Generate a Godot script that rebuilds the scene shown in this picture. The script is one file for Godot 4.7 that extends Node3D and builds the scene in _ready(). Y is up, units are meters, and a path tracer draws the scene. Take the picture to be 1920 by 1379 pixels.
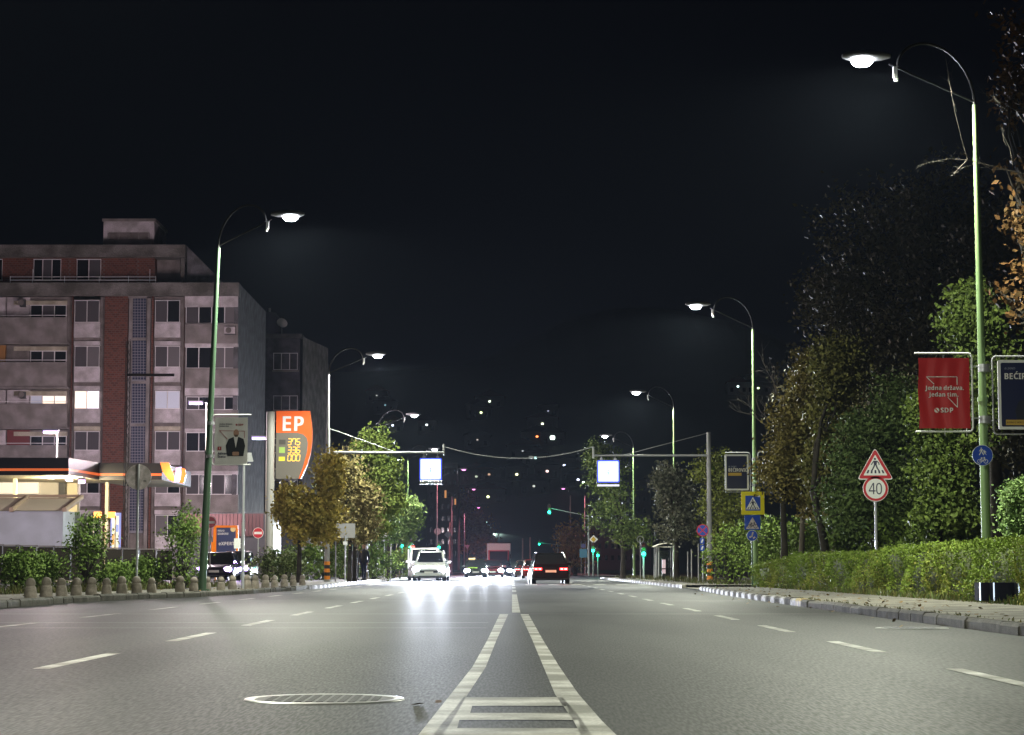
extends Node3D
# Night avenue: the photograph's pixels (1920 x 1379, focal length 4000 px, camera 0.68 m above the road) are turned into
# points at a distance that comes from the road, the lamp spacing or the usual size of the thing.

const F := 4000.0
const CAM_Y := 0.68
const HORIZON := 1068.0
var rng := RandomNumberGenerator.new()
var names := {}
var M := {}
var pitch := 0.0

# ---------------------------------------------------------------- helpers
func at(px, py, z) -> Vector3:
	var u = (px - 960.0) / F
	var v = (689.5 - py) / F
	var t = z / (cos(pitch) - v * sin(pitch))
	return Vector3(u * t, CAM_Y + (v * cos(pitch) + sin(pitch)) * t, -z)

func gx(px, z) -> float:
	return at(px, HORIZON, z).x

func lin(r, g, b) -> Color:
	return Color(r, g, b).linear_to_srgb()

func numbered(called: String) -> String:
	var n: int = names.get(called, 0)
	names[called] = n + 1
	return called if n == 0 else "%s_%03d" % [called, n]

func thing(called, label, category, pos := Vector3.ZERO, group := "") -> Node3D:
	var o := Node3D.new()
	o.name = numbered(called)
	add_child(o, true)
	o.position = pos
	tag(o, label, category, group)
	return o

func tag(o, label, category, group := ""):
	o.set_meta("label", label)
	o.set_meta("category", category)
	if group != "":
		o.set_meta("group", group)

func node_for(mesh: Mesh, called, material, parent) -> MeshInstance3D:
	var o := MeshInstance3D.new()
	o.mesh = mesh
	o.material_override = material
	o.name = called if parent != self else numbered(called)
	parent.add_child(o, true)
	return o

func obj(mb, called, material, parent) -> MeshInstance3D:
	return node_for(mb.mesh(), called, material, parent)

func structure(mb, called, material) -> MeshInstance3D:
	var o = obj(mb, called, material, self)
	o.set_meta("kind", "structure")
	return o

# pixel coordinates around an anchor pixel, in metres at one distance
class Loc:
	var px; var py; var k
	func _init(a, b, c):
		px = a; py = b; k = c
	func x(u): return (u - px) * k
	func y(w): return (py - w) * k
	func p(u, w): return Vector2((u - px) * k, (py - w) * k)

class MB:
	var v := PackedVector3Array()
	var n := PackedVector3Array()
	var c := PackedColorArray()
	var ix := PackedInt32Array()
	var col := Color(1, 1, 1)
	func vert(p: Vector3, nn: Vector3) -> int:
		v.append(p); n.append(nn); c.append(col)
		return v.size() - 1
	func tri(a, b, d):
		var nn: Vector3 = (d - a).cross(b - a).normalized()
		ix.append_array([vert(a, nn), vert(b, nn), vert(d, nn)])
	# corners clockwise as seen from outside
	func quad(a, b, d, e):
		var nn: Vector3 = (e - a).cross(b - a).normalized()
		var i = vert(a, nn)
		vert(b, nn); vert(d, nn); vert(e, nn)
		ix.append_array([i, i + 1, i + 2, i, i + 2, i + 3])
	func box(lo: Vector3, hi: Vector3):
		var x0 = lo.x; var y0 = lo.y; var z0 = lo.z; var x1 = hi.x; var y1 = hi.y; var z1 = hi.z
		quad(Vector3(x0, y1, z1), Vector3(x1, y1, z1), Vector3(x1, y0, z1), Vector3(x0, y0, z1))
		quad(Vector3(x1, y1, z0), Vector3(x0, y1, z0), Vector3(x0, y0, z0), Vector3(x1, y0, z0))
		quad(Vector3(x0, y1, z0), Vector3(x1, y1, z0), Vector3(x1, y1, z1), Vector3(x0, y1, z1))
		quad(Vector3(x0, y0, z1), Vector3(x1, y0, z1), Vector3(x1, y0, z0), Vector3(x0, y0, z0))
		quad(Vector3(x1, y1, z1), Vector3(x1, y1, z0), Vector3(x1, y0, z0), Vector3(x1, y0, z1))
		quad(Vector3(x0, y1, z0), Vector3(x0, y1, z1), Vector3(x0, y0, z1), Vector3(x0, y0, z0))
	func cbox(center: Vector3, size: Vector3):
		box(center - size / 2, center + size / 2)
	func tube(a: Vector3, b: Vector3, r0: float, r1: float, k := 10, caps := true):
		var d = (b - a).normalized()
		var s = d.cross(Vector3(0.31, 0.17, 0.93)).normalized()
		var t = d.cross(s)
		var base = v.size()
		for i in k + 1:
			var an = TAU * i / k
			var o = s * cos(an) + t * sin(an)
			vert(a + o * r0, o); vert(b + o * r1, o)
		for i in k:
			var q = base + i * 2
			ix.append_array([q, q + 1, q + 3, q, q + 3, q + 2])
		if caps:
			for e in 2:
				var p = a if e == 0 else b
				var r = r0 if e == 0 else r1
				var nn = -d if e == 0 else d
				var m = vert(p, nn)
				for i in k + 1:
					var an = TAU * i / k
					vert(p + (s * cos(an) + t * sin(an)) * r, nn)
				for i in k:
					if e == 0: ix.append_array([m, m + 1 + i, m + 2 + i])
					else: ix.append_array([m, m + 2 + i, m + 1 + i])
	func path(pts: Array, r: float, k := 8):
		for i in pts.size() - 1:
			tube(pts[i], pts[i + 1], r, r, k, i == 0 or i == pts.size() - 2)
	# profile of Vector2(radius, y) turned round a vertical axis
	func lathe(o: Vector3, prof: Array, k := 16):
		var base = v.size()
		var w = prof.size()
		for i in k + 1:
			var an = TAU * i / k
			var dir = Vector3(cos(an), 0, sin(an))
			for j in w:
				var a: Vector2 = prof[max(j - 1, 0)]
				var b: Vector2 = prof[min(j + 1, w - 1)]
				var tg = (b - a).normalized()
				vert(o + dir * prof[j].x + Vector3(0, prof[j].y, 0), (dir * tg.y - Vector3(0, tg.x, 0)).normalized())
		for i in k:
			for j in w - 1:
				var q = base + i * w + j
				ix.append_array([q, q + 1, q + w + 1, q, q + w + 1, q + w])
	# flat outline (x, y) given thickness from z0 (back) to z1 (front, towards +z)
	func plate(poly: PackedVector2Array, z0: float, z1: float):
		if Geometry2D.is_polygon_clockwise(poly) == false:
			poly = poly.duplicate(); poly.reverse()
		var t = Geometry2D.triangulate_polygon(poly)
		var i = v.size()
		for p in poly: vert(Vector3(p.x, p.y, z1), Vector3(0, 0, 1))
		for q in range(0, t.size(), 3):
			var a = poly[t[q]]; var b = poly[t[q + 1]]; var d = poly[t[q + 2]]
			if (b - a).cross(d - a) > 0: ix.append_array([i + t[q], i + t[q + 2], i + t[q + 1]])
			else: ix.append_array([i + t[q], i + t[q + 1], i + t[q + 2]])
		i = v.size()
		for p in poly: vert(Vector3(p.x, p.y, z0), Vector3(0, 0, -1))
		for q in range(0, t.size(), 3):
			ix.append_array([i + t[q], i + t[q + 1], i + t[q + 2]])
		for k in poly.size():
			var a = poly[k]; var b = poly[(k + 1) % poly.size()]
			var nn = Vector3(-(b - a).y, (b - a).x, 0).normalized()
			var q = vert(Vector3(a.x, a.y, z1), nn)
			vert(Vector3(b.x, b.y, z1), nn); vert(Vector3(b.x, b.y, z0), nn); vert(Vector3(a.x, a.y, z0), nn)
			ix.append_array([q, q + 2, q + 1, q, q + 3, q + 2])
	# sections: arrays of the same number of points, joined one to the next, closed round
	func loft(secs: Array, caps := true):
		var w = secs[0].size()
		var mid := []
		for s in secs:
			var m = Vector3.ZERO
			for p in s: m += p
			mid.append(m / w)
		var base = v.size()
		for i in secs.size():
			for j in w:
				var p: Vector3 = secs[i][j]
				var along: Vector3 = secs[min(i + 1, secs.size() - 1)][j] - secs[max(i - 1, 0)][j]
				var round_: Vector3 = secs[i][(j + 1) % w] - secs[i][(j + w - 1) % w]
				var nn = along.cross(round_).normalized()
				if nn.dot(p - mid[i]) < 0: nn = -nn
				vert(p, nn)
		for i in secs.size() - 1:
			for j in w:
				var a = base + i * w + j; var b = base + i * w + (j + 1) % w
				ix.append_array([a, b, b + w, a, b + w, a + w])
		if caps:
			for e in 2:
				var s = secs[0] if e == 0 else secs[secs.size() - 1]
				var k = 0 if e == 0 else secs.size() - 1
				var nn = (mid[0] - mid[1]).normalized() if e == 0 else (mid[k] - mid[k - 1]).normalized()
				var m = vert(mid[k], nn)
				for p in s: vert(p, nn)
				for j in w: ix.append_array([m, m + 1 + j, m + 1 + (j + 1) % w])
	func mesh() -> ArrayMesh:
		for q in range(0, ix.size(), 3):
			var a = v[ix[q]]; var b = v[ix[q + 1]]; var d = v[ix[q + 2]]
			if (d - a).cross(b - a).dot(n[ix[q]] + n[ix[q + 1]] + n[ix[q + 2]]) < 0:
				var h = ix[q + 1]
				ix[q + 1] = ix[q + 2]
				ix[q + 2] = h
		var arr := []
		arr.resize(Mesh.ARRAY_MAX)
		arr[Mesh.ARRAY_VERTEX] = v
		arr[Mesh.ARRAY_NORMAL] = n
		arr[Mesh.ARRAY_COLOR] = c
		arr[Mesh.ARRAY_INDEX] = ix
		var m := ArrayMesh.new()
		m.add_surface_from_arrays(Mesh.PRIMITIVE_TRIANGLES, arr)
		return m

func disc(c: Vector2, r: float, k := 24) -> PackedVector2Array:
	var p := PackedVector2Array()
	for i in k: p.append(c + Vector2(cos(TAU * i / k), sin(TAU * i / k)) * r)
	return p

func rect(x0, y0, x1, y1) -> PackedVector2Array:
	return PackedVector2Array([Vector2(x0, y0), Vector2(x1, y0), Vector2(x1, y1), Vector2(x0, y1)])

func bar(a: Vector2, b: Vector2, w: float) -> PackedVector2Array:
	var s = (b - a).normalized().orthogonal() * w / 2
	return PackedVector2Array([a + s, b + s, b - s, a - s])

func rounded(poly: PackedVector2Array, r: float, k := 4) -> PackedVector2Array:
	var out := PackedVector2Array()
	var n = poly.size()
	for i in n:
		var p = poly[i]
		var a = (poly[(i + n - 1) % n] - p).normalized()
		var b = (poly[(i + 1) % n] - p).normalized()
		var half = acos(clamp(a.dot(b), -1, 1)) / 2
		var d = r / tan(half)
		for j in k + 1:
			var t = float(j) / k
			var q0 = p + a * d; var q1 = p + b * d
			out.append(q0.lerp(p, t).lerp(p.lerp(q1, t), t))
	return out

func plate_of(parent, called, poly, z0, z1, material) -> MeshInstance3D:
	var mb := MB.new()
	mb.plate(poly, z0, z1)
	return obj(mb, called, material, parent)

# a box whose front face covers a pixel rectangle at distance z, going d metres back
func pbox(parent, called, x0, y0, x1, y1, z, d, material) -> MeshInstance3D:
	var a = at(x0, y1, z)
	var b = at(x1, y0, z)
	var mb := MB.new()
	var off = parent.position if parent != self else Vector3.ZERO
	mb.box(Vector3(min(a.x, b.x), a.y, -z - d) - off, Vector3(max(a.x, b.x), b.y, -z) - off)
	return obj(mb, called, material, parent)

var fonts := {}
func text(parent, called, words, pos: Vector3, cap: float, material, bold := true, face := "Droid Sans", squeeze := 1.0, left := false) -> MeshInstance3D:
	var key = face + str(bold)
	if not fonts.has(key):
		var f := SystemFont.new()
		f.font_names = PackedStringArray([face])
		f.font_weight = 700 if bold else 400
		fonts[key] = f
	var t := TextMesh.new()
	t.font = fonts[key]
	t.text = words
	t.font_size = 48
	t.pixel_size = cap / 48.0 / 0.714
	t.depth = 0.002
	t.curve_step = 1.5
	t.horizontal_alignment = HORIZONTAL_ALIGNMENT_LEFT if left else HORIZONTAL_ALIGNMENT_CENTER
	var o = node_for(t, called, material, parent)
	o.position = pos
	o.scale = Vector3(squeeze, 1, 1)
	return o

# ---------------------------------------------------------------- materials
func plain(r, g, b, rough := 0.7, metal := 0.0) -> StandardMaterial3D:
	var m := StandardMaterial3D.new()
	m.albedo_color = lin(r, g, b)
	m.roughness = rough
	m.metallic = metal
	return m

func glow(r, g, b, e) -> StandardMaterial3D:
	var m := plain(0.6 * r, 0.6 * g, 0.6 * b, 0.4)
	m.emission_enabled = true
	m.emission = lin(r, g, b)
	m.emission_energy_multiplier = e
	return m

func noise_tex(seed_, freq, lo: Color, hi: Color, size := 512, octaves := 4, kind := FastNoiseLite.TYPE_SIMPLEX_SMOOTH, mid := 0.5) -> NoiseTexture2D:
	var fn := FastNoiseLite.new()
	fn.seed = seed_
	fn.noise_type = kind
	fn.frequency = freq
	fn.fractal_octaves = octaves
	var g := Gradient.new()
	g.offsets = PackedFloat32Array([mid - 0.3, mid + 0.3])
	g.colors = PackedColorArray([lo, hi])
	var t := NoiseTexture2D.new()
	t.width = size; t.height = size
	t.seamless = true
	t.noise = fn
	t.color_ramp = g
	return t

# colour with fine grain (tile metres f) and coarse patches (tile metres p)
func grainy(r, g, b, rough, seed_, f, p, fine := 0.25, coarse := 0.3, relief := 0.0) -> StandardMaterial3D:
	var m := plain(r, g, b, rough)
	m.albedo_texture = noise_tex(seed_, 0.06, Color(1 - fine, 1 - fine, 1 - fine), Color(1, 1, 1))
	m.uv1_triplanar = true
	m.uv1_world_triplanar = true
	m.uv1_scale = Vector3.ONE / f
	m.detail_enabled = true
	m.detail_blend_mode = BaseMaterial3D.BLEND_MODE_MUL
	m.detail_albedo = noise_tex(seed_ + 7, 0.008, Color(1 - coarse, 1 - coarse, 1 - coarse * 1.1), Color(1, 1, 1))
	m.detail_uv_layer = BaseMaterial3D.DETAIL_UV_2
	m.uv2_triplanar = true
	m.uv2_world_triplanar = true
	m.uv2_scale = Vector3.ONE / p
	if relief > 0:
		m.heightmap_enabled = true
		m.heightmap_texture = m.albedo_texture
		m.heightmap_scale = relief
	return m

func leafy(rough := 0.55, trans := 0.15) -> StandardMaterial3D:
	var m := StandardMaterial3D.new()
	m.vertex_color_use_as_albedo = true
	m.roughness = rough
	m.metallic_specular = 0.22
	m.cull_mode = BaseMaterial3D.CULL_DISABLED
	m.backlight_enabled = true
	m.backlight = Color(trans, trans, trans * 0.6)
	return m

func glass_pane(alpha := 0.25) -> StandardMaterial3D:
	var m := plain(0.05, 0.06, 0.07, 0.05)
	m.transparency = BaseMaterial3D.TRANSPARENCY_ALPHA
	m.albedo_color.a = alpha
	return m

func make_materials():
	var road = grainy(0.04, 0.0412, 0.0385, 0.66, 11, 1.3, 9.0, 0.6, 0.5)
	road.albedo_texture = noise_tex(12, 0.05, Color(0.52, 0.52, 0.52), Color(1, 1, 1), 1024, 5)
	road.uv1_scale = Vector3(0.8, 1.0, 0.075)
	road.metallic_specular = 0.24
	road.roughness_texture = noise_tex(23, 0.06, Color(0.8, 0.8, 0.8), Color(1, 1, 1), 1024, 5)
	road.roughness_texture_channel = BaseMaterial3D.TEXTURE_CHANNEL_RED
	road.uv2_scale = Vector3(0.2, 1.0, 0.02)
	M.road = road
	M.tar = plain(0.025, 0.025, 0.026, 0.35)
	M.paint = grainy(0.55, 0.53, 0.49, 0.6, 31, 0.9, 3.0, 0.2, 0.45)
	M.pavement = grainy(0.36, 0.335, 0.275, 0.85, 41, 0.6, 4.0, 0.35, 0.35, 0.4)
	M.soil = grainy(0.07, 0.055, 0.038, 0.95, 51, 0.8, 5.0, 0.5, 0.5, 1.0)
	M.kerb = grainy(0.2, 0.185, 0.16, 0.85, 61, 0.35, 1.7, 0.45, 0.4, 0.6)
	M.kerb_dark = grainy(0.13, 0.115, 0.095, 0.88, 62, 0.35, 1.7, 0.45, 0.4, 0.6)
	M.kerb_white = grainy(0.6, 0.57, 0.55, 0.7, 63, 0.25, 0.9, 0.3, 0.5)
	M.kerb_yellow = grainy(0.62, 0.42, 0.05, 0.7, 64, 0.25, 0.9, 0.4, 0.4)
	M.stone = grainy(0.5, 0.43, 0.37, 0.85, 65, 0.3, 1.1, 0.4, 0.35, 0.4)
	M.pole_green = plain(0.15, 0.24, 0.095, 0.5)
	M.pole_dark_green = plain(0.05, 0.1, 0.055, 0.5)
	M.galv = plain(0.35, 0.36, 0.38, 0.42, 0.35)
	M.galv_dull = plain(0.3, 0.3, 0.31, 0.6, 0.1)
	M.orange = plain(0.8, 0.25, 0.01, 0.5)
	M.black = plain(0.012, 0.012, 0.013, 0.5)
	M.dark = plain(0.03, 0.03, 0.034, 0.5)
	M.white = plain(0.75, 0.75, 0.74, 0.5)
	M.sign_white = plain(0.78, 0.78, 0.76, 0.45)
	M.sign_red = plain(0.5, 0.015, 0.03, 0.4)
	M.sign_blue = plain(0.01, 0.06, 0.42, 0.4)
	M.sign_yellow = plain(0.72, 0.62, 0.01, 0.4)
	M.sign_ink = plain(0.02, 0.018, 0.06, 0.5)
	M.sign_back = grainy(0.8, 0.7, 0.72, 0.6, 71, 0.5, 1.0, 0.15, 0.2)
	M.lamp = glow(0.93, 0.97, 1.0, 70.0)
	M.lamp_blue = glow(0.62, 0.45, 1.0, 3.0)
	M.lamp_pink = glow(1.0, 0.3, 0.75, 3.2)
	M.lamp_far = glow(0.6, 1.0, 0.85, 6.0)
	M.green_light = glow(0.02, 1.0, 0.62, 14.0)
	M.red_light = glow(1.0, 0.03, 0.02, 10.0)
	M.bark = grainy(0.07, 0.055, 0.04, 0.9, 81, 0.4, 2.0, 0.5, 0.4, 1.0)
	M.twig = plain(0.12, 0.1, 0.08, 0.9)
	M.leaf = leafy()
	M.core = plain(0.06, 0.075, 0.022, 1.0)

# ---------------------------------------------------------------- street lamps
func spot(parent, pos: Vector3, aim: Vector3, energy, angle, color: Color, size, soft := 0.6, reach := 120.0):
	var l := SpotLight3D.new()
	l.name = "light"
	parent.add_child(l, true)
	l.position = pos
	var up = Vector3.FORWARD if abs(aim.normalized().y) > 0.99 else Vector3.UP
	l.basis = Basis.looking_at(aim, up)
	l.light_energy = energy
	l.spot_angle = angle
	l.spot_angle_attenuation = soft
	l.spot_range = reach
	l.spot_attenuation = 2.0
	l.light_color = color
	l.light_size = size
	l.shadow_enabled = true
	return l

func omni(parent, pos: Vector3, energy, color: Color, size, reach := 60.0):
	var l := OmniLight3D.new()
	l.name = "light"
	parent.add_child(l, true)
	l.position = pos
	l.light_energy = energy
	l.omni_range = reach
	l.omni_attenuation = 2.0
	l.light_color = color
	l.light_size = size
	l.shadow_enabled = true
	return l

# side: +1 the pole stands right of the road and its arm reaches left
func street_lamp(label, z, pole_x, lamp_x, pole_mat, energy, lamp_mat, light_col, lean := 0.0, thick := 1.0, called := "street_lamp"):
	var t = thing(called, label, "street lamp", Vector3(pole_x, 0.12, -z), "street lamps along the avenue")
	var s = sign(lamp_x - pole_x)
	var reach_ = abs(lamp_x - pole_x)
	var top = Vector3(lean, 9.0, 0)
	var mb := MB.new()
	mb.tube(Vector3(0, 0, 0), top * (3.6 / 9.0), 0.088 * thick, 0.078 * thick, 14)
	mb.tube(top * (3.6 / 9.0), top, 0.07 * thick, 0.05 * thick, 14)
	mb.tube(Vector3(0, 0, 0), Vector3(0, 0.05, 0), 0.16 * thick, 0.16 * thick, 14)
	obj(mb, "pole", pole_mat, t)
	mb = MB.new()
	mb.tube(top * (3.6 / 9.0) - Vector3(0, 0.03, 0), top * (3.6 / 9.0) + Vector3(0, 0.05, 0), 0.095 * thick, 0.09 * thick, 14)
	obj(mb, "collar", pole_mat, t)
	var lamp = Vector3(s * reach_, 9.86, 0)
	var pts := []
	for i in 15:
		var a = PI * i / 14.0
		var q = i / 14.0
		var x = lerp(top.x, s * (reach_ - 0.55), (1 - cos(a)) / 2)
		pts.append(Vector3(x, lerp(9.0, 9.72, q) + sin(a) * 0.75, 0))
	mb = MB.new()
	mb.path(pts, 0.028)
	obj(mb, "arm", M.dark, t)  # arm and strut coloured dark for the lack of light above the lamp
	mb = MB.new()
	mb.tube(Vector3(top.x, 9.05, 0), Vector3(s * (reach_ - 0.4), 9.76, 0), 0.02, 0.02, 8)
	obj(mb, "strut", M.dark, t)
	# hanging clamp where arm and strut meet
	mb = MB.new()
	mb.cbox(Vector3(s * (reach_ - 0.5), 9.6, 0.02), Vector3(0.07, 0.2, 0.1))
	mb.cbox(Vector3(s * (reach_ - 0.52), 9.46, 0.02), Vector3(0.05, 0.06, 0.07))
	obj(mb, "clamp", M.white, t)
	mb = MB.new()
	var secs := []
	for q in [[-0.42, 0.05, 0.04], [-0.26, 0.15, 0.08], [0.1, 0.24, 0.1], [0.36, 0.18, 0.07], [0.46, 0.06, 0.03]]:
		var ring := []
		for k in 10:
			var a = TAU * k / 10
			ring.append(lamp + Vector3(s * q[0], 0.05 + sin(a) * q[2], cos(a) * q[1]))
		secs.append(ring)
	mb.loft(secs)
	obj(mb, "housing", M.galv_dull, t)
	mb = MB.new()
	mb.lathe(lamp + Vector3(s * 0.1, -0.075, 0), [Vector2(0.001, -0.075), Vector2(0.13, -0.055), Vector2(0.19, 0.0), Vector2(0.2, 0.03)], 16)
	obj(mb, "lens", lamp_mat, t)
	if energy > 0:
		spot(t, lamp + Vector3(s * 0.1, -0.2, 0), Vector3(s * 0.1, -1, 0), energy, 83.0, light_col, 0.14, 0.2)
	return t

func build_setting():
	# road sheet
	var mb := MB.new()
	mb.quad(Vector3(-9.6, 0, -700), Vector3(7.5, 0, -700), Vector3(7.5, 0, 25), Vector3(-9.6, 0, 25))
	structure(mb, "road", M.road)
	mb = MB.new()
	mb.quad(Vector3(-1500, -0.03, -1600), Vector3(1500, -0.03, -1600), Vector3(1500, -0.03, 200), Vector3(-1500, -0.03, 200))
	structure(mb, "ground", M.soil)
	# side street of the crossing
	mb = MB.new()
	mb.quad(Vector3(-90, 0.004, -172), Vector3(90, 0.004, -172), Vector3(90, 0.004, -156), Vector3(-90, 0.004, -156))
	structure(mb, "cross_road", M.road)
	# forecourt of the filling station
	mb = MB.new()
	mb.quad(Vector3(-60, 0.125, -140), Vector3(-8.6, 0.125, -140), Vector3(-8.6, 0.125, -72), Vector3(-60, 0.125, -72))
	structure(mb, "forecourt", M.road)
	pavements()
	markings()
	hill()

func left_kerb_x(z) -> float:
	var k = [[-30, -8.9], [36, -8.9], [44, -9.0], [50, -8.45], [53, -7.7], [60, -7.25], [68, -6.85], [76, -6.8], [90, -7.0], [150, -7.4], [700, -7.4]]
	for i in k.size() - 1:
		if z <= k[i + 1][0]:
			return lerp(float(k[i][1]), float(k[i + 1][1]), (z - k[i][0]) / float(k[i + 1][0] - k[i][0]))
	return -7.4

func right_kerb_x(z) -> float:
	var k = [[-30, 5.15], [30, 5.2], [46, 5.35], [60, 5.7], [68, 6.0], [75, 6.1], [150, 6.2], [700, 6.2]]
	for i in k.size() - 1:
		if z <= k[i + 1][0]:
			return lerp(float(k[i][1]), float(k[i + 1][1]), (z - k[i][0]) / float(k[i + 1][0] - k[i][0]))
	return 6.2

func strip(called, fx, side, z0, z1, w0, w1, y, material, step := 2.0):
	var mb := MB.new()
	var n = int(ceil((z1 - z0) / step))
	for i in n:
		var a = lerp(z0, z1, i / float(n)); var b = lerp(z0, z1, (i + 1) / float(n))
		var xa = fx.call(a); var xb = fx.call(b)
		var pa = [xa + side * w0, xa + side * w1]; var pb = [xb + side * w0, xb + side * w1]
		pa.sort(); pb.sort()
		mb.quad(Vector3(pb[0], y, -b), Vector3(pb[1], y, -b), Vector3(pa[1], y, -a), Vector3(pa[0], y, -a))
	return structure(mb, called, material)

func kerb_run(called, fx, side, z0, z1, length, paint):
	var root := Node3D.new()
	root.name = numbered(called)
	add_child(root, true)
	root.set_meta("kind", "structure")
	# one chamfered stone, shared
	var meshes := []
	for q in 3:
		var mb := MB.new()
		var l = length / 2 - 0.008 - 0.006 * q
		var h = 0.135 + 0.008 * (q - 1)
		var prof = [Vector2(0.0, -0.02), Vector2(0.0, h - 0.035), Vector2(0.03, h), Vector2(0.17, h), Vector2(0.17, -0.02)]
		for i in prof.size() - 1:
			var a = prof[i]; var b = prof[i + 1]
			mb.quad(Vector3(b.x, b.y, -l), Vector3(b.x, b.y, l), Vector3(a.x, a.y, l), Vector3(a.x, a.y, -l))
		for e in [-1, 1]:
			var pl := []
			for p in prof: pl.append(Vector3(p.x, p.y, l * e))
			for i in range(1, pl.size() - 1):
				if e > 0: mb.tri(pl[0], pl[i], pl[i + 1])
				else: mb.tri(pl[0], pl[i + 1], pl[i])
		meshes.append(mb.mesh())
	var z = z0
	var i = 0
	while z < z1:
		var a = Vector3(fx.call(z), 0, -z)
		var b = Vector3(fx.call(z + length), 0, -(z + length))
		var o := MeshInstance3D.new()
		o.mesh = meshes[rng.randi() % 3]
		o.material_override = paint.call(i, z)
		o.name = "kerb_stone"
		root.add_child(o, true)
		o.position = (a + b) / 2 + Vector3(rng.randf_range(-0.008, 0.008), rng.randf_range(-0.008, 0.004), 0)
		var d = b - a
		var yaw = atan2(-d.x, -d.z)
		o.rotation.y = yaw if side > 0 else yaw + PI
		o.rotation.z = rng.randf_range(-0.02, 0.02)
		o.rotation.y += rng.randf_range(-0.012, 0.012)
		z += length
		i += 1

func pavements():
	strip("pavement", right_kerb_x, 1, -20.0, 68.0, 0.1, 3.35, 0.12, M.pavement)
	strip("verge", right_kerb_x, 1, -20.0, 68.0, 3.35, 60.0, 0.1, M.soil)
	strip("driveway", right_kerb_x, 1, 68.0, 77.0, 0.0, 40.0, 0.03, M.pavement)
	strip("pavement", right_kerb_x, 1, 77.0, 152.0, 0.1, 3.0, 0.12, M.pavement, 5.0)
	strip("verge", right_kerb_x, 1, 77.0, 152.0, 3.0, 60.0, 0.1, M.soil, 5.0)
	strip("pavement", left_kerb_x, -1, -20.0, 70.0, 0.1, 2.6, 0.12, M.pavement)
	strip("verge", left_kerb_x, -1, -20.0, 72.0, 2.6, 50.0, 0.1, M.soil)
	strip("pavement", left_kerb_x, -1, 70.0, 152.0, 0.1, 3.0, 0.13, M.pavement, 5.0)
	strip("verge", left_kerb_x, -1, 140.0, 152.0, 3.0, 50.0, 0.1, M.soil, 5.0)
	strip("pavement", right_kerb_x, 1, 175.0, 420.0, 0.1, 4.0, 0.12, M.pavement, 20.0)
	strip("pavement", left_kerb_x, -1, 175.0, 420.0, 0.1, 4.0, 0.12, M.pavement, 20.0)
	kerb_run("kerb", right_kerb_x, 1, 16.0, 67.6, 0.86, func(i, z):
		if z > 40.0: return M.kerb_white if i % 2 == 0 else M.kerb_dark
		if z > 37.0: return M.kerb_yellow if i % 3 == 0 else M.kerb
		return M.kerb if rng.randf() < 0.6 else M.kerb_dark)
	kerb_run("kerb", right_kerb_x, 1, 77.0, 151.0, 1.0, func(i, z): return M.kerb_white if i % 2 == 0 else M.kerb)
	kerb_run("kerb", left_kerb_x, -1, 30.0, 151.0, 1.0, func(i, z):
		if z > 72.0: return M.kerb_white if i % 2 == 0 else M.kerb
		return M.kerb if rng.randf() < 0.6 else M.kerb_dark)

func paint_strip(mb, pts: Array, y):
	# pts: [x_left, x_right, z] going away
	for i in pts.size() - 1:
		var a = pts[i]; var b = pts[i + 1]
		mb.quad(Vector3(b[0], y, -b[2]), Vector3(b[1], y, -b[2]), Vector3(a[1], y, -a[2]), Vector3(a[0], y, -a[2]))

func road_z(py) -> float:
	return F * CAM_Y / (py - HORIZON)

func marking(called, polys):
	var mb := MB.new()
	for p in polys: paint_strip(mb, p, 0.004)
	return structure(mb, called, M.paint)

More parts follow.
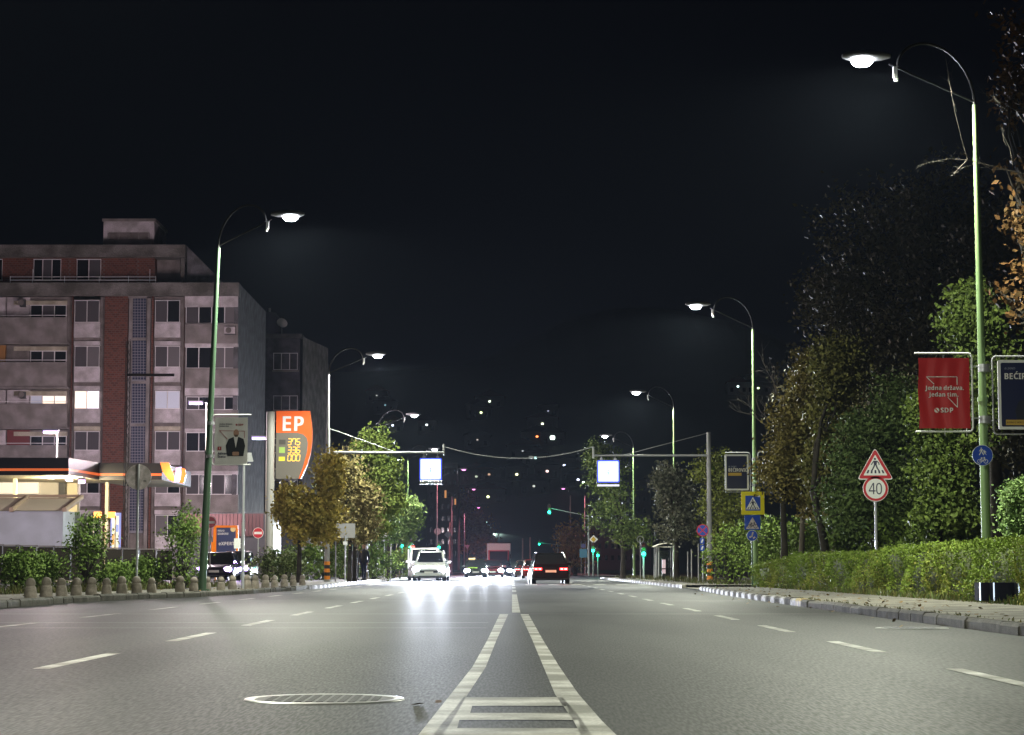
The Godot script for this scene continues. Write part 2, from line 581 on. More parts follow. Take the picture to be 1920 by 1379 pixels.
func markings():
	# the two curved lines that open into the hatched nose of the central island
	var rows_l = [[937, 953, 1152], [914, 931, 1200], [886, 911, 1250], [846, 878, 1300], [806, 848, 1350], [783, 830, 1379], [740, 795, 1430]]
	var rows_r = [[976, 991, 1152], [998, 1018, 1200], [1019, 1049, 1250], [1040, 1084, 1300], [1075, 1128, 1350], [1090, 1158, 1379], [1120, 1210, 1430]]
	for rows in [rows_l, rows_r]:
		var p := []
		for r in rows:
			var z = road_z(float(r[2]))
			p.push_front([gx(r[0], z), gx(r[1], z), z])
		marking("painted_line", [p])
	var bars := []
	# filled nose with narrow slits of bare asphalt: [top row, bottom row, x of the paint's ends at bottom and top]
	for b in [[1306, 1322, 857, 1068, 869, 1055], [1335, 1348, 835, 1090, 846, 1080], [1363, 1392, 800, 1120, 823, 1100], [1322, 1335, 846, 882, 857, 886], [1322, 1335, 1066, 1080, 1063, 1068], [1348, 1363, 823, 858, 835, 862], [1348, 1363, 1088, 1100, 1084, 1090]]:
		var za = road_z(float(b[1])); var zb = road_z(float(b[0]))
		marking("painted_bar", [[[gx(b[2], za), gx(b[3], za), za], [gx(b[4], zb), gx(b[5], zb), zb]]])
	# centre line beyond
	for q in [[33.6, 58.0], [64.0, 70.0], [76.0, 82.0], [88.0, 94.0], [100.0, 106.0], [112.0, 118.0], [124.0, 150.0]]:
		marking("painted_line", [[[0.0, 0.13, q[0]], [0.0, 0.13, q[1]]]])
	# dashed lane lines
	for lane in [[-3.22, 14.7, 22], [-6.05, 19.0, 16], [3.02, 12.0, 22]]:
		var z: float = lane[1]
		for i in lane[2]:
			marking("lane_dash", [[[lane[0] - 0.06, lane[0] + 0.06, z], [lane[0] - 0.06, lane[0] + 0.06, z + 2.7]]])
			z += 5.6 + 0.05 * i
	# stop line, crossing bars at the lit crossing signs
	for i in 13:
		var x = -6.4 + i * 1.0
		marking("crossing_bar", [[[x, x + 0.5, 92.5], [x, x + 0.5, 96.0]]])
	marking("stop_line", [[[0.3, 5.9, 147.0], [0.3, 5.9, 147.5]]])
	# tar seams across the carriageway
	for q in [[32.6, 0.1], [27.3, 0.07], [24.9, 0.05], [46.0, 0.12], [61.0, 0.12], [79.0, 0.14]]:
		var mb := MB.new()
		paint_strip(mb, [[-9.0 if q[0] < 40 else -6.8, -0.3 if q[0] < 30 else 5.0, q[0]], [-9.0 if q[0] < 40 else -6.8, -0.3 if q[0] < 30 else 5.0, q[0] + q[1]]], 0.003)
		structure(mb, "tar_seam", M.tar)
	manhole(-0.98, 11.25, 0.36, "worn iron manhole cover in the empty lane beside the hatched marking")
	manhole(5.0 - 0.4, 24.7, 0.36, "wet iron drain cover in the gutter beside the kerb")

func manhole(x, z, r, label):
	var t = thing("manhole_cover", label, "manhole cover", Vector3(x, 0, -z))
	var metal = plain(0.05, 0.05, 0.05, 0.62, 0.1)
	var mb := MB.new()
	mb.lathe(Vector3.ZERO, [Vector2(r + 0.06, 0.0), Vector2(r + 0.055, 0.009), Vector2(r + 0.01, 0.009), Vector2(r + 0.005, 0.003)], 48)
	obj(mb, "ring", plain(0.2, 0.2, 0.19, 0.4, 0.5), t)
	mb = MB.new()
	mb.lathe(Vector3.ZERO, [Vector2(r, 0.002), Vector2(r - 0.005, 0.008), Vector2(0.001, 0.008)], 48)
	obj(mb, "lid", metal, t)
	mb = MB.new()
	for i in range(-6, 7):
		for j in range(-6, 7):
			var p = Vector2(i, j) * r / 6.6
			if p.length() < r - 0.04:
				mb.box(Vector3(p.x - 0.018, 0.0081, p.y - 0.018), Vector3(p.x + 0.018, 0.0105, p.y + 0.018))
	var st = obj(mb, "stud_relief", metal, t)
	st.set_meta("kind", "stuff")

# ---------------------------------------------------------------- hill with houses
func hill_y(x: float, z: float) -> float:
	var t = clamp((z - 430.0) / 520.0, 0.0, 1.0)
	var ridge = 92.0 + 14.0 * sin(x * 0.011 + 0.6) + 7.0 * sin(x * 0.031)
	return -1.0 + ridge * t * t * (3 - 2 * t) + 4.0 * sin(x * 0.05 + z * 0.02) * t

func hill():
	var mb := MB.new()
	var nx = 60; var nz = 26
	for i in nx:
		for j in nz:
			var x0 = -420.0 + 840.0 * i / nx; var x1 = -420.0 + 840.0 * (i + 1) / nx
			var z0 = 425.0 + 620.0 * j / nz; var z1 = 425.0 + 620.0 * (j + 1) / nz
			mb.quad(Vector3(x0, hill_y(x0, z1), -z1), Vector3(x1, hill_y(x1, z1), -z1), Vector3(x1, hill_y(x1, z0), -z0), Vector3(x0, hill_y(x0, z0), -z0))
	structure(mb, "hill", plain(0.03, 0.035, 0.025, 1.0))

func hill_hit(px, py) -> float:
	var z = 460.0
	while z < 930.0:
		var p = at(px, py, z)
		if hill_y(p.x, z) >= p.y: return z
		z += 4.0
	return -1.0

func build_hill_houses():
	var spots = [
		[918, 753, 0.8, 1.0, 0.7, "pale green"], [895, 768, 0.6, 0.9, 1.0, "pale blue"], [902, 774, 0.85, 1.0, 0.5, "lime"], [1017, 795, 0.9, 1.0, 0.7, "soft yellow"],
		[1007, 819, 1.0, 0.25, 0.08, "orange red"], [1036, 821, 0.8, 1.0, 0.85, "wide greenish white"], [1004, 859, 0.6, 1.0, 0.95, "cyan"], [1058, 873, 0.6, 0.7, 1.0, "blue"],
		[1085, 889, 1.0, 0.7, 0.4, "peach"], [1084, 900, 0.7, 0.75, 1.0, "violet white"], [1094, 905, 0.7, 1.0, 0.6, "mint green"], [969, 890, 0.95, 0.95, 0.5, "yellow"],
		[893, 894, 0.8, 0.95, 0.7, "dull green"], [917, 890, 1.0, 0.6, 0.4, "dim orange"], [926, 919, 0.85, 1.0, 0.8, "wide pale green"], [915, 932, 0.9, 1.0, 0.5, "greenish yellow"],
		[1001, 912, 0.9, 0.95, 0.85, "dull white"], [1026, 884, 0.9, 0.6, 0.55, "pinkish"], [736, 798, 0.7, 0.75, 1.0, "cold blue white"], [800, 797, 0.8, 0.9, 0.95, "cold white"],
		[722, 760, 0.4, 0.8, 0.9, "faint cyan"], [980, 846, 0.8, 0.85, 0.9, "faint grey"], [1028, 771, 0.6, 0.65, 0.9, "faint blue"], [895, 825, 0.9, 0.8, 0.7, "faint beige"],
		[1384, 725, 0.7, 1.0, 0.95, "bright aqua"], [1421, 716, 0.75, 0.85, 1.0, "bluish double"], [1422, 728, 0.8, 1.0, 0.5, "yellow green"], [706, 742, 0.8, 0.8, 0.8, "faint white"]]
	var roofs = ["a red tiled roof", "a dark gabled roof", "a low grey roof"]
	var walls = [plain(0.35, 0.33, 0.3, 0.9), plain(0.28, 0.24, 0.2, 0.9), plain(0.4, 0.4, 0.42, 0.9)]
	var roofm = [plain(0.16, 0.05, 0.03, 0.9), plain(0.05, 0.045, 0.045, 0.9), plain(0.12, 0.12, 0.12, 0.9)]
	for i in spots.size():
		var s = spots[i]
		var z = hill_hit(s[0], s[1] + 12.0)
		if z < 0: z = 640.0
		var p = at(s[0], s[1], z - 4.0)
		var gy = hill_y(p.x, z) - 1.5
		var t = thing("hillside_house", "%s lit window of a hillside house with %s" % [s[5], roofs[i % 3]], "house", Vector3(p.x, gy, -z), "houses on the far hill")
		var h = max(p.y - gy + 1.4, 4.5)
		var w = rng.randf_range(3.0, 5.0)
		var mb := MB.new()
		mb.box(Vector3(-w, 0, -4), Vector3(w, h, 3.9))
		obj(mb, "wall", walls[i % 3], t)
		mb = MB.new()
		mb.plate(PackedVector2Array([Vector2(-w - 0.4, h + 0.01), Vector2(w + 0.4, h + 0.01), Vector2(0, h + 2.0)]), -4.4, 4.3)
		obj(mb, "roof", roofm[i % 3], t)
		var big = 0.4 if s[5].begins_with("faint") else (1.2 if s[5].begins_with("wide") else 0.55)
		var e = 1.0 if s[5].begins_with("faint") or s[5].begins_with("d") else 5.0
		mb = MB.new()
		mb.plate(rounded(rect(-big * 0.6, p.y - gy - big * 0.5, big * 0.6, p.y - gy + big * 0.5), big * 0.42), 3.9, 3.97)
		var wi = obj(mb, "window", glow(s[2], s[3], s[4], e), t)
		mb = MB.new()
		mb.box(Vector3(-0.04, p.y - gy - big * 0.5, 3.97), Vector3(0.04, p.y - gy + big * 0.5, 4.0))
		obj(mb, "mullion", M.dark, wi)
		for k in [-1, 1]:
			mb = MB.new()
			mb.box(Vector3(k * w * 0.6 - 0.5, 1.2, 3.9), Vector3(k * w * 0.6 + 0.5, 2.6, 3.96))
			obj(mb, "window", M.dark, t)

# ---------------------------------------------------------------- plants
class Leaves:
	var v := PackedVector3Array()
	var n := PackedVector3Array()
	var c := PackedColorArray()
	var ix := PackedInt32Array()
	func add(p: Vector3, a: Vector3, b: Vector3, col: Color):
		var i = v.size()
		var nn = a.cross(b).normalized()
		v.append(p - a); v.append(p - a * 0.1 + b); v.append(p + a); v.append(p - a * 0.1 - b)
		for k in 4:
			n.append(nn); c.append(col)
		ix.append_array([i, i + 1, i + 2, i, i + 2, i + 3])
	func mesh() -> ArrayMesh:
		var arr := []
		arr.resize(Mesh.ARRAY_MAX)
		arr[Mesh.ARRAY_VERTEX] = v
		arr[Mesh.ARRAY_NORMAL] = n
		arr[Mesh.ARRAY_COLOR] = c
		arr[Mesh.ARRAY_INDEX] = ix
		var m := ArrayMesh.new()
		m.add_surface_from_arrays(Mesh.PRIMITIVE_TRIANGLES, arr)
		return m

func rand_dir() -> Vector3:
	var z = rng.randf_range(-1, 1)
	var a = rng.randf() * TAU
	var r = sqrt(1 - z * z)
	return Vector3(r * cos(a), z, r * sin(a))

func gauss3(s) -> Vector3:
	return Vector3(rng.randfn(0, s), rng.randfn(0, s), rng.randfn(0, s))

# blobs: [centre, radii]; each clump is a spray of leaves
func crown_leaves(L: Leaves, blobs, clumps, per, spread_, size, c0: Color, c1: Color, droop := 0.2) -> Array:
	var centres := []
	for b in blobs:
		for i in clumps:
			var d = rand_dir()
			var r = pow(rng.randf(), 0.42) * rng.randf_range(0.8, 1.12)
			var ctr: Vector3 = b[0] + Vector3(d.x * b[1].x, d.y * b[1].y, d.z * b[1].z) * r
			centres.append(ctr)
			var tone = rng.randf()
			var out = (ctr - b[0]).normalized()
			for k in per:
				var p = ctr + gauss3(spread_) * Vector3(1, 0.75, 1)
				var dir = (rand_dir() + Vector3(0, -droop, 0) + out * 0.3).normalized()
				var side = dir.cross(rand_dir() + Vector3(0, 0.4, 0)).normalized()
				var s = size * rng.randf_range(0.75, 1.5)
				var t = clamp(tone * 0.7 + rng.randf() * 0.4, 0, 1)
				var col = c0.lerp(c1, t)
				col = col * rng.randf_range(1.1, 1.75)
				col.a = 1
				L.add(p, dir * s * 0.5, side * s * 0.3, col)
	return centres

func limbs(mb: MB, from: Vector3, to: Vector3, r: float):
	var mid = from.lerp(to, 0.5) + Vector3(rng.randf_range(-1, 1), rng.randf_range(0.0, 0.6), rng.randf_range(-1, 1)) * from.distance_to(to) * 0.1
	mb.tube(from, mid, r, r * 0.65, 6, false)
	mb.tube(mid, to, r * 0.65, r * 0.2, 6, false)

func tree(label, base: Vector3, trunk_h, trunk_r, blobs, clumps, per, spread_, size, c0, c1, called := "street_tree", group := "street trees", lean := Vector3.ZERO, bark = null):
	var t = thing(called, label, "tree", base, group)
	var L := Leaves.new()
	var centres = crown_leaves(L, blobs, clumps, per, spread_, size, c0, c1)
	var fork = Vector3(0, trunk_h, 0) + lean
	var mb := MB.new()
	mb.tube(Vector3(0, -0.1, 0), fork * 0.5 + Vector3(0.03, 0, 0), trunk_r * 1.2, trunk_r * 0.9, 10, false)
	mb.tube(fork * 0.5 + Vector3(0.03, 0, 0), fork, trunk_r * 0.9, trunk_r * 0.7, 10, false)
	for b in blobs:
		limbs(mb, fork, b[0], trunk_r * 0.6)
	for i in range(0, centres.size(), max(1, centres.size() / 26)):
		var q = centres[i]
		var best = blobs[0][0]
		for b in blobs:
			if b[0].distance_to(q) < best.distance_to(q): best = b[0]
		limbs(mb, best.lerp(fork, 0.35), q, trunk_r * 0.25)
	obj(mb, "trunk", bark if bark else M.bark, t)
	node_for(L.mesh(), "crown", M.leaf, t)
	return t

func twig_tree(mb: MB, p: Vector3, d: Vector3, l: float, r: float, depth: int):
	var q = p + d * l
	var m = p.lerp(q, 0.5) + gauss3(l * 0.05)
	mb.tube(p, m, r, r * 0.85, 5, false)
	mb.tube(m, q, r * 0.85, r * 0.65, 5, false)
	if depth <= 0: return
	for k in (3 if depth > 1 else 2):
		var nd = (d + rand_dir() * 0.75 + Vector3(0, 0.12, 0)).normalized()
		twig_tree(mb, p.lerp(q, rng.randf_range(0.5, 1.0)), nd, l * rng.randf_range(0.55, 0.8), r * 0.55, depth - 1)

func c3(r, g, b) -> Color:
	return Color(r, g, b)

func blob(px, py, z, rx, ry, rz, base: Vector3) -> Array:
	# crown lobe centred on a pixel, radii in pixels at that distance (rz in metres)
	var p = at(px, py, z) - base
	return [p, Vector3(rx * z / F, ry * z / F, rz)]

func hedge(label, z0, z1, x_near, x_far, h0, h1, thick):
	var zc = (z0 + z1) / 2.0
	var base = Vector3((x_near + x_far) / 2, 0.1, -zc)
	var t = thing("hedge", label, "hedge", base, "clipped hedge along the pavement")
	var L := Leaves.new()
	var n = int((z1 - z0) * 1700)
	for i in n:
		var q = rng.randf()
		var z = lerp(z0, z1, q)
		var xf = lerp(x_near, x_far, q)
		var wob = 0.06 * sin(z * 1.9 + h0 * 9) + 0.04 * sin(z * 4.3) + 0.03 * sin(z * 9.1)
		var h = lerp(h0, h1, q) + 0.025 * sin(z * 2.7) + 0.02 * sin(z * 7.0)
		var p: Vector3
		var out: Vector3
		var r = rng.randf()
		if r < 0.55:
			var y = rng.randf() * h
			p = Vector3(xf + wob + 0.12 * (1 - y / h) * sin(z * 3.1) - 0.07 * sin(y * 6.0 + z), y, -z); out = Vector3(-1, 0.1, 0.25)
		elif r < 0.9:
			p = Vector3(xf + rng.randf() * thick, h, -z); out = Vector3(0, 1, 0)
		else:
			p = Vector3(xf + rng.randf() * thick, rng.randf() * h, -z0); out = Vector3(0, 0, 1)
		p += gauss3(0.03)
		p.y = max(p.y, 0.01)
		var dir = (rand_dir() + out * 0.4).normalized()
		var side = dir.cross(rand_dir()).normalized()
		var s = rng.randf_range(0.035, 0.068)
		var dry = clamp((0.55 - p.y) * 0.6 + sin(z * 0.8) * 0.25 + rng.randfn(0, 0.3), 0, 1)
		var col = c3(0.1, 0.145, 0.024).lerp(c3(0.21, 0.165, 0.05), dry * 0.75) * rng.randf_range(1.1, 2.2)
		col.a = 1
		L.add(p - base + Vector3(0, 0.1, 0), dir * s * 0.5, side * s * 0.32, col)
	node_for(L.mesh(), "foliage", M.leaf, t).set_meta("kind", "stuff")
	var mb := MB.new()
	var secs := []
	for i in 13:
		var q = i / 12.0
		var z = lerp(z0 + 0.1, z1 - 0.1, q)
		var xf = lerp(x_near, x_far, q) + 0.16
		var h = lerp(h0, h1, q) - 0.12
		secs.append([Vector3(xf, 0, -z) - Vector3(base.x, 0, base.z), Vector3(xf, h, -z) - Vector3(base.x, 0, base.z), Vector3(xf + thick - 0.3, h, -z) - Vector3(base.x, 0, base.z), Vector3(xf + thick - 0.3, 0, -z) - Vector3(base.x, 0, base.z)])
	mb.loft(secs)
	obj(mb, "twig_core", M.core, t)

func shrub(label, base: Vector3, w, h, d, clumps, c0, c1, size := 0.09, group := "shrubs by the fence", called := "shrub"):
	var t = thing(called, label, "shrub", base, group)
	var L := Leaves.new()
	var blobs = [[Vector3(0, h * 0.38, 0), Vector3(w * 0.5, h * 0.42, d * 0.5)], [Vector3(w * 0.08, h * 0.68, 0), Vector3(w * 0.34, h * 0.32, d * 0.4)]]
	var cs = crown_leaves(L, blobs, clumps, 16, 0.13, size, c0, c1)
	var mb := MB.new()
	for i in range(0, cs.size(), 5):
		mb.tube(Vector3(rng.randfn(0, 0.08), -0.02, rng.randfn(0, 0.08)), cs[i], 0.018, 0.006, 5, false)
	obj(mb, "stems", M.bark, t)
	node_for(L.mesh(), "foliage", M.leaf, t)
	return t

func grass_patch(called, x0, x1, z0, z1, n, h, c0, c1, y := 0.1, kind_of = null):
	var L := Leaves.new()
	for i in n:
		var z = rng.randf_range(z0, z1)
		var f = rng.randf()
		var x = lerp(float(x0), float(x1), f)
		if kind_of: x += kind_of.call(z)
		var s = h * rng.randf_range(0.4, 1.3)
		var lean_ = Vector3(rng.randfn(0, 0.4), 1, rng.randfn(0, 0.4)).normalized()
		var col = c0.lerp(c1, rng.randf()) * rng.randf_range(0.6, 1.2)
		col.a = 1
		L.add(Vector3(x, y + s * 0.45, -z), lean_ * s * 0.5, lean_.cross(rand_dir()).normalized() * 0.012, col)
	var o = node_for(L.mesh(), called, M.leaf, self)
	o.set_meta("kind", "stuff")
	return o

func build_plants():
	# hedge right of the pavement, three lengths of different height
	hedge("tall clipped green hedge length beside the blue cycle path sign", 31.0, 48.5, 8.15, 8.25, 1.08, 1.02, 1.2)
	hedge("lower clipped green hedge length beneath the 40 speed sign", 48.6, 62.0, 8.25, 8.05, 0.94, 0.98, 1.2)
	hedge("short rounded hedge end with dry lower twigs by the driveway", 62.6, 68.0, 8.1, 7.7, 0.92, 0.7, 1.1)
	var g = grass_patch("grass", -0.35, 0.1, 30.0, 68.0, 2600, 0.16, c3(0.15, 0.13, 0.05), c3(0.07, 0.12, 0.03), 0.1, func(z): return 8.15)
	tag(g, "dry grass and weeds along the foot of the hedge", "grass")
	g = grass_patch("grass", -1.6, -0.3, 34.0, 72.0, 5200, 0.22, c3(0.14, 0.12, 0.05), c3(0.06, 0.09, 0.025), 0.1, func(z): return left_kerb_x(z) - 2.2)
	tag(g, "dry weeds growing along the foot of the dark fence", "grass")
	g = grass_patch("grass", 0.3, 3.5, 77.0, 150.0, 3000, 0.25, c3(0.1, 0.09, 0.04), c3(0.05, 0.07, 0.02), 0.1, func(z): return right_kerb_x(z) + 0.5)
	tag(g, "dark uneven grass strip between the far kerb and the bus shelter", "grass")
	g = grass_patch("grass", 0.16, 0.32, 17.0, 46.0, 260, 0.05, c3(0.13, 0.11, 0.05), c3(0.07, 0.09, 0.02), 0.11, func(z): return right_kerb_x(z))
	tag(g, "brown grass tufts growing in the joint behind the kerb", "grass")
	var gr0 = c3(0.035, 0.06, 0.02); var gr1 = c3(0.08, 0.12, 0.03)
	var ye0 = c3(0.13, 0.11, 0.03); var ye1 = c3(0.32, 0.25, 0.06)
	var br0 = c3(0.075, 0.065, 0.03); var br1 = c3(0.17, 0.14, 0.06)
	# --- left row
	var b = Vector3(gx(560, 88), 0.12, -88)
	tree("yellowing broad tree in front of the orange price sign pylon", b, 2.6, 0.1, [blob(565, 965, 88, 46, 56, 1.3, b), blob(618, 895, 88, 24, 52, 1.0, b), blob(605, 970, 88, 40, 52, 1.2, b), blob(540, 950, 88, 26, 40, 0.9, b)], 130, 20, 0.17, 0.15, ye0, ye1, "street_tree", "street trees on the filling station side")
	b = Vector3(gx(655, 96), 0.12, -96)
	tree("brownish half bare tree standing behind the gantry pole", b, 2.6, 0.1, [blob(648, 900, 96, 36, 64, 1.2, b), blob(680, 945, 96, 38, 50, 1.2, b), blob(665, 990, 96, 46, 34, 1.2, b)], 120, 20, 0.2, 0.14, br0, br1, "street_tree", "street trees on the filling station side")
	b = Vector3(gx(664, 99.5), 0.12, -99.5)
	tree("tall bright green tree lit by the lamp above the crossing beam", b, 3.0, 0.12, [blob(700, 838, 99.5, 38, 34, 1.2, b), blob(712, 890, 99.5, 42, 42, 1.4, b), blob(690, 925, 99.5, 44, 46, 1.4, b), blob(735, 935, 99.5, 22, 30, 1.0, b), blob(700, 975, 99.5, 40, 34, 1.2, b)], 110, 20, 0.2, 0.15, c3(0.055, 0.08, 0.02), c3(0.12, 0.15, 0.035), "street_tree", "street trees on the filling station side")
	b = Vector3(gx(728, 130), 0.12, -130)
	tree("small round green tree behind the dark blue poster frame", b, 2.8, 0.1, [blob(752, 985, 130, 40, 38, 1.3, b), blob(770, 960, 130, 16, 24, 0.8, b)], 110, 20, 0.22, 0.17, c3(0.06, 0.1, 0.03), c3(0.13, 0.18, 0.06), "street_tree", "street trees on the filling station side")
	b = Vector3(gx(640, 122), 0.12, -122)
	tree("dark dense tree standing deep behind the bus stop people", b, 2.6, 0.14, [blob(640, 960, 122, 70, 60, 2.0, b), blob(705, 985, 122, 45, 46, 2.0, b)], 120, 18, 0.3, 0.2, gr0, gr1, "street_tree", "street trees on the filling station side")
	# --- far trees
	b = Vector3(gx(868, 345), 0.0, -345)
	tree("rusty far tree on the corner beyond the crossing, left of the truck", b, 3.0, 0.2, [blob(880, 1000, 345, 40, 46, 3.5, b), blob(905, 1015, 345, 22, 36, 3.0, b), blob(858, 960, 345, 30, 46, 3.5, b)], 110, 18, 0.7, 0.45, c3(0.09, 0.06, 0.03), c3(0.2, 0.15, 0.06), "street_tree", "trees beyond the crossing")
	b = Vector3(gx(1078, 225), 0.0, -225)
	tree("rounded orange brown far tree above the black estate car", b, 2.5, 0.2, [blob(1072, 1020, 225, 34, 42, 2.2, b), blob(1085, 1030, 225, 30, 34, 2.0, b)], 120, 16, 0.4, 0.3, c3(0.12, 0.07, 0.03), c3(0.26, 0.19, 0.06), "street_tree", "trees beyond the crossing")
	# --- right row
	b = Vector3(gx(1168, 128), 0.1, -128)
	tree("dark green tree with sparse lit tips behind the right crossing sign", b, 3.2, 0.15, [blob(1150, 960, 128, 50, 56, 1.8, b), blob(1140, 890, 128, 46, 50, 1.6, b), blob(1118, 855, 128, 18, 28, 1.0, b), blob(1190, 1000, 128, 40, 30, 1.5, b)], 90, 18, 0.25, 0.17, gr0, c3(0.1, 0.13, 0.035), "street_tree", "trees on the hedge side")
	b = Vector3(gx(1268, 104), 0.1, -104)
	tree("greyish loose tree between the bus shelter and the bare steel gantry", b, 2.8, 0.13, [blob(1270, 930, 104, 44, 52, 1.5, b), blob(1275, 985, 104, 58, 36, 1.7, b), blob(1252, 900, 104, 28, 32, 1.0, b)], 120, 18, 0.22, 0.14, c3(0.05, 0.055, 0.04), c3(0.13, 0.13, 0.09), "street_tree", "trees on the hedge side")
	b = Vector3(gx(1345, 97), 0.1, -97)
	tree("yellow green tree with leaves coloured brighter for lamp light beside the gantry pole", b, 2.4, 0.13, [blob(1340, 880, 97, 46, 40, 1.2, b), blob(1355, 945, 97, 48, 50, 1.5, b), blob(1362, 1010, 97, 52, 40, 1.5, b)], 120, 18, 0.2, 0.13, c3(0.07, 0.085, 0.02), c3(0.17, 0.19, 0.04), "street_tree", "trees on the hedge side")  # leaf colours raised in place of light from the lamp
	b = Vector3(gx(1470, 66), 0.1, -66)
	tree("olive brown tree with a crooked trunk behind the yellow crossing sign", b, 2.6, 0.12, [blob(1490, 800, 66, 50, 70, 1.2, b), blob(1470, 880, 66, 56, 60, 1.3, b), blob(1520, 720, 66, 40, 70, 1.2, b), blob(1530, 920, 66, 44, 60, 1.2, b)], 190, 20, 0.17, 0.11, c3(0.07, 0.06, 0.02), c3(0.17, 0.14, 0.045), "street_tree", "trees on the hedge side")
	b = Vector3(gx(1560, 60), 0.1, -60)
	tree("leaning dark trunk tree with browning leaves above the hedge", b, 2.8, 0.13, [blob(1560, 760, 62, 50, 80, 1.2, b), blob(1545, 880, 62, 40, 70, 1.1, b), blob(1580, 680, 62, 60, 60, 1.4, b)], 190, 20, 0.17, 0.11, c3(0.05, 0.055, 0.02), c3(0.13, 0.12, 0.035), "street_tree", "trees on the hedge side", Vector3(-0.5, 0, 0))
	b = Vector3(gx(1640, 58.5), 0.1, -58.5)
	tree("glossy dark green dense tree directly behind the 40 speed sign", b, 1.6, 0.12, [blob(1620, 850, 58.5, 70, 80, 1.2, b), blob(1680, 780, 58.5, 60, 80, 1.2, b), blob(1600, 950, 58.5, 70, 66, 1.2, b), blob(1690, 930, 58.5, 60, 80, 1.2, b)], 230, 22, 0.17, 0.095, c3(0.03, 0.05, 0.018), c3(0.08, 0.11, 0.035), "street_tree", "trees on the hedge side")
	b = Vector3(gx(1760, 47), 0.1, -47)
	tree("drooping green cypress behind the red banner", b, 1.2, 0.14, [blob(1765, 880, 47, 60, 76, 0.9, b), blob(1810, 780, 47, 60, 80, 0.9, b), blob(1745, 780, 47, 40, 60, 0.8, b), blob(1850, 700, 47, 60, 90, 1.0, b), blob(1820, 600, 47, 60, 70, 1.0, b), blob(1770, 960, 47, 60, 46, 0.9, b)], 170, 24, 0.14, 0.095, c3(0.035, 0.055, 0.015), c3(0.085, 0.115, 0.025), "cypress_tree", "trees on the hedge side")
	b = Vector3(gx(1905, 39.6), 0.1, -39.6)
	tree("pale green feathery juniper beside the green lamp post", b, 0.6, 0.06, [blob(1915, 935, 39.6, 46, 42, 0.5, b), blob(1925, 985, 39.6, 50, 34, 0.5, b)], 170, 26, 0.07, 0.06, c3(0.08, 0.14, 0.05), c3(0.2, 0.28, 0.1), "juniper_tree", "trees on the hedge side")
	# maple over the pavement at the edge, and tall dark trees behind
	b = Vector3(gx(1975, 42), 0.1, -42)
	tree("tall maple with rusty hanging leaves above the lamp post", b, 4.5, 0.2, [blob(1960, 320, 42, 95, 60, 0.9, b), blob(1930, 60, 42, 70, 90, 1.0, b), blob(1930, 420, 42, 45, 60, 0.8, b), blob(1925, 560, 42, 60, 90, 0.9, b), blob(1900, 170, 42, 40, 70, 0.8, b)], 40, 15, 0.14, 0.12, c3(0.04, 0.03, 0.015), c3(0.1, 0.05, 0.018), "maple_tree", "trees on the hedge side")
	for q in [[1640, 440, 76, 110, 200, 0], [1760, 420, 72, 110, 230, 1], [1570, 560, 82, 80, 120, 2], [1870, 480, 66, 110, 260, 3]]:
		b = Vector3(gx(q[0], q[2]), 0.1, -q[2])
		tree(["tall dim tree rising highest in the night behind the speed sign", "tall dim tree behind the red banner", "tall dim tree at the road edge of the dark grove", "tall dim tree at the outer end of the dark grove"][q[5]], b, 5.0, 0.22, [blob(q[0], q[1], q[2], q[3], q[4] * 0.55, 2.0, b), blob(q[0] - 30, q[1] + 150, q[2], q[3], q[4] * 0.55, 2.0, b), blob(q[0] + 30, q[1] + 280, q[2], q[3], q[4] * 0.5, 2.0, b)], 200, 16, 0.32, 0.16, c3(0.04, 0.04, 0.025), c3(0.09, 0.08, 0.045), "grove_tree", "tall trees of the dark grove")
	# bare tree with pale twigs
	b = Vector3(gx(1500, 69), 0.1, -69)
	var t = thing("bare_tree", "bare pale branched tree leaning over the empty banner bracket", "tree", b, "trees on the hedge side")
	var mb := MB.new()
	var fork = at(1510, 860, 69) - b
	mb.tube(Vector3.ZERO, fork, 0.1, 0.07, 8, false)
	for q in [[1440, 690], [1425, 770], [1460, 750], [1395, 762], [1450, 720]]:
		var e = at(q[0], q[1], 69 + rng.randf_range(-0.5, 0.5)) - b
		var d = (e - fork)
		limbs(mb, fork, fork + d * 0.6, 0.04)
		twig_tree(mb, fork + d * 0.55, d.normalized(), d.length() * 0.35, 0.016, 3)
	obj(mb, "branches", M.twig, t)
	# branch with twigs hanging in front of the lamp post
	b = Vector3(gx(1890, 37), 0.1, -37)
	t = thing("bare_tree", "thin bare tree with crooked twigs crossing the lamp post top", "tree", Vector3(gx(1960, 37), 0.1, -37), "trees on the hedge side")
	b = t.position
	mb = MB.new()
	mb.tube(Vector3.ZERO, at(1935, 330, 37) - b, 0.07, 0.03, 8, false)
	for q in [[1935, 330, 1815, 300], [1815, 300, 1780, 150], [1815, 300, 1790, 325], [1935, 250, 1860, 180], [1935, 330, 1845, 310], [1900, 310, 1880, 250], [1815, 300, 1740, 305]]:
		var e0 = at(q[0], q[1], 37) - b
		var e1 = at(q[2], q[3], 37) - b
		limbs(mb, e0, e1, 0.010)
		twig_tree(mb, e1.lerp(e0, 0.4), (e1 - e0).normalized(), e0.distance_to(e1) * 0.4, 0.004, 2)
	obj(mb, "branches", M.twig, t)
	# shrubs at the left fence
	var sg0 = c3(0.045, 0.08, 0.02); var sg1 = c3(0.13, 0.19, 0.045)
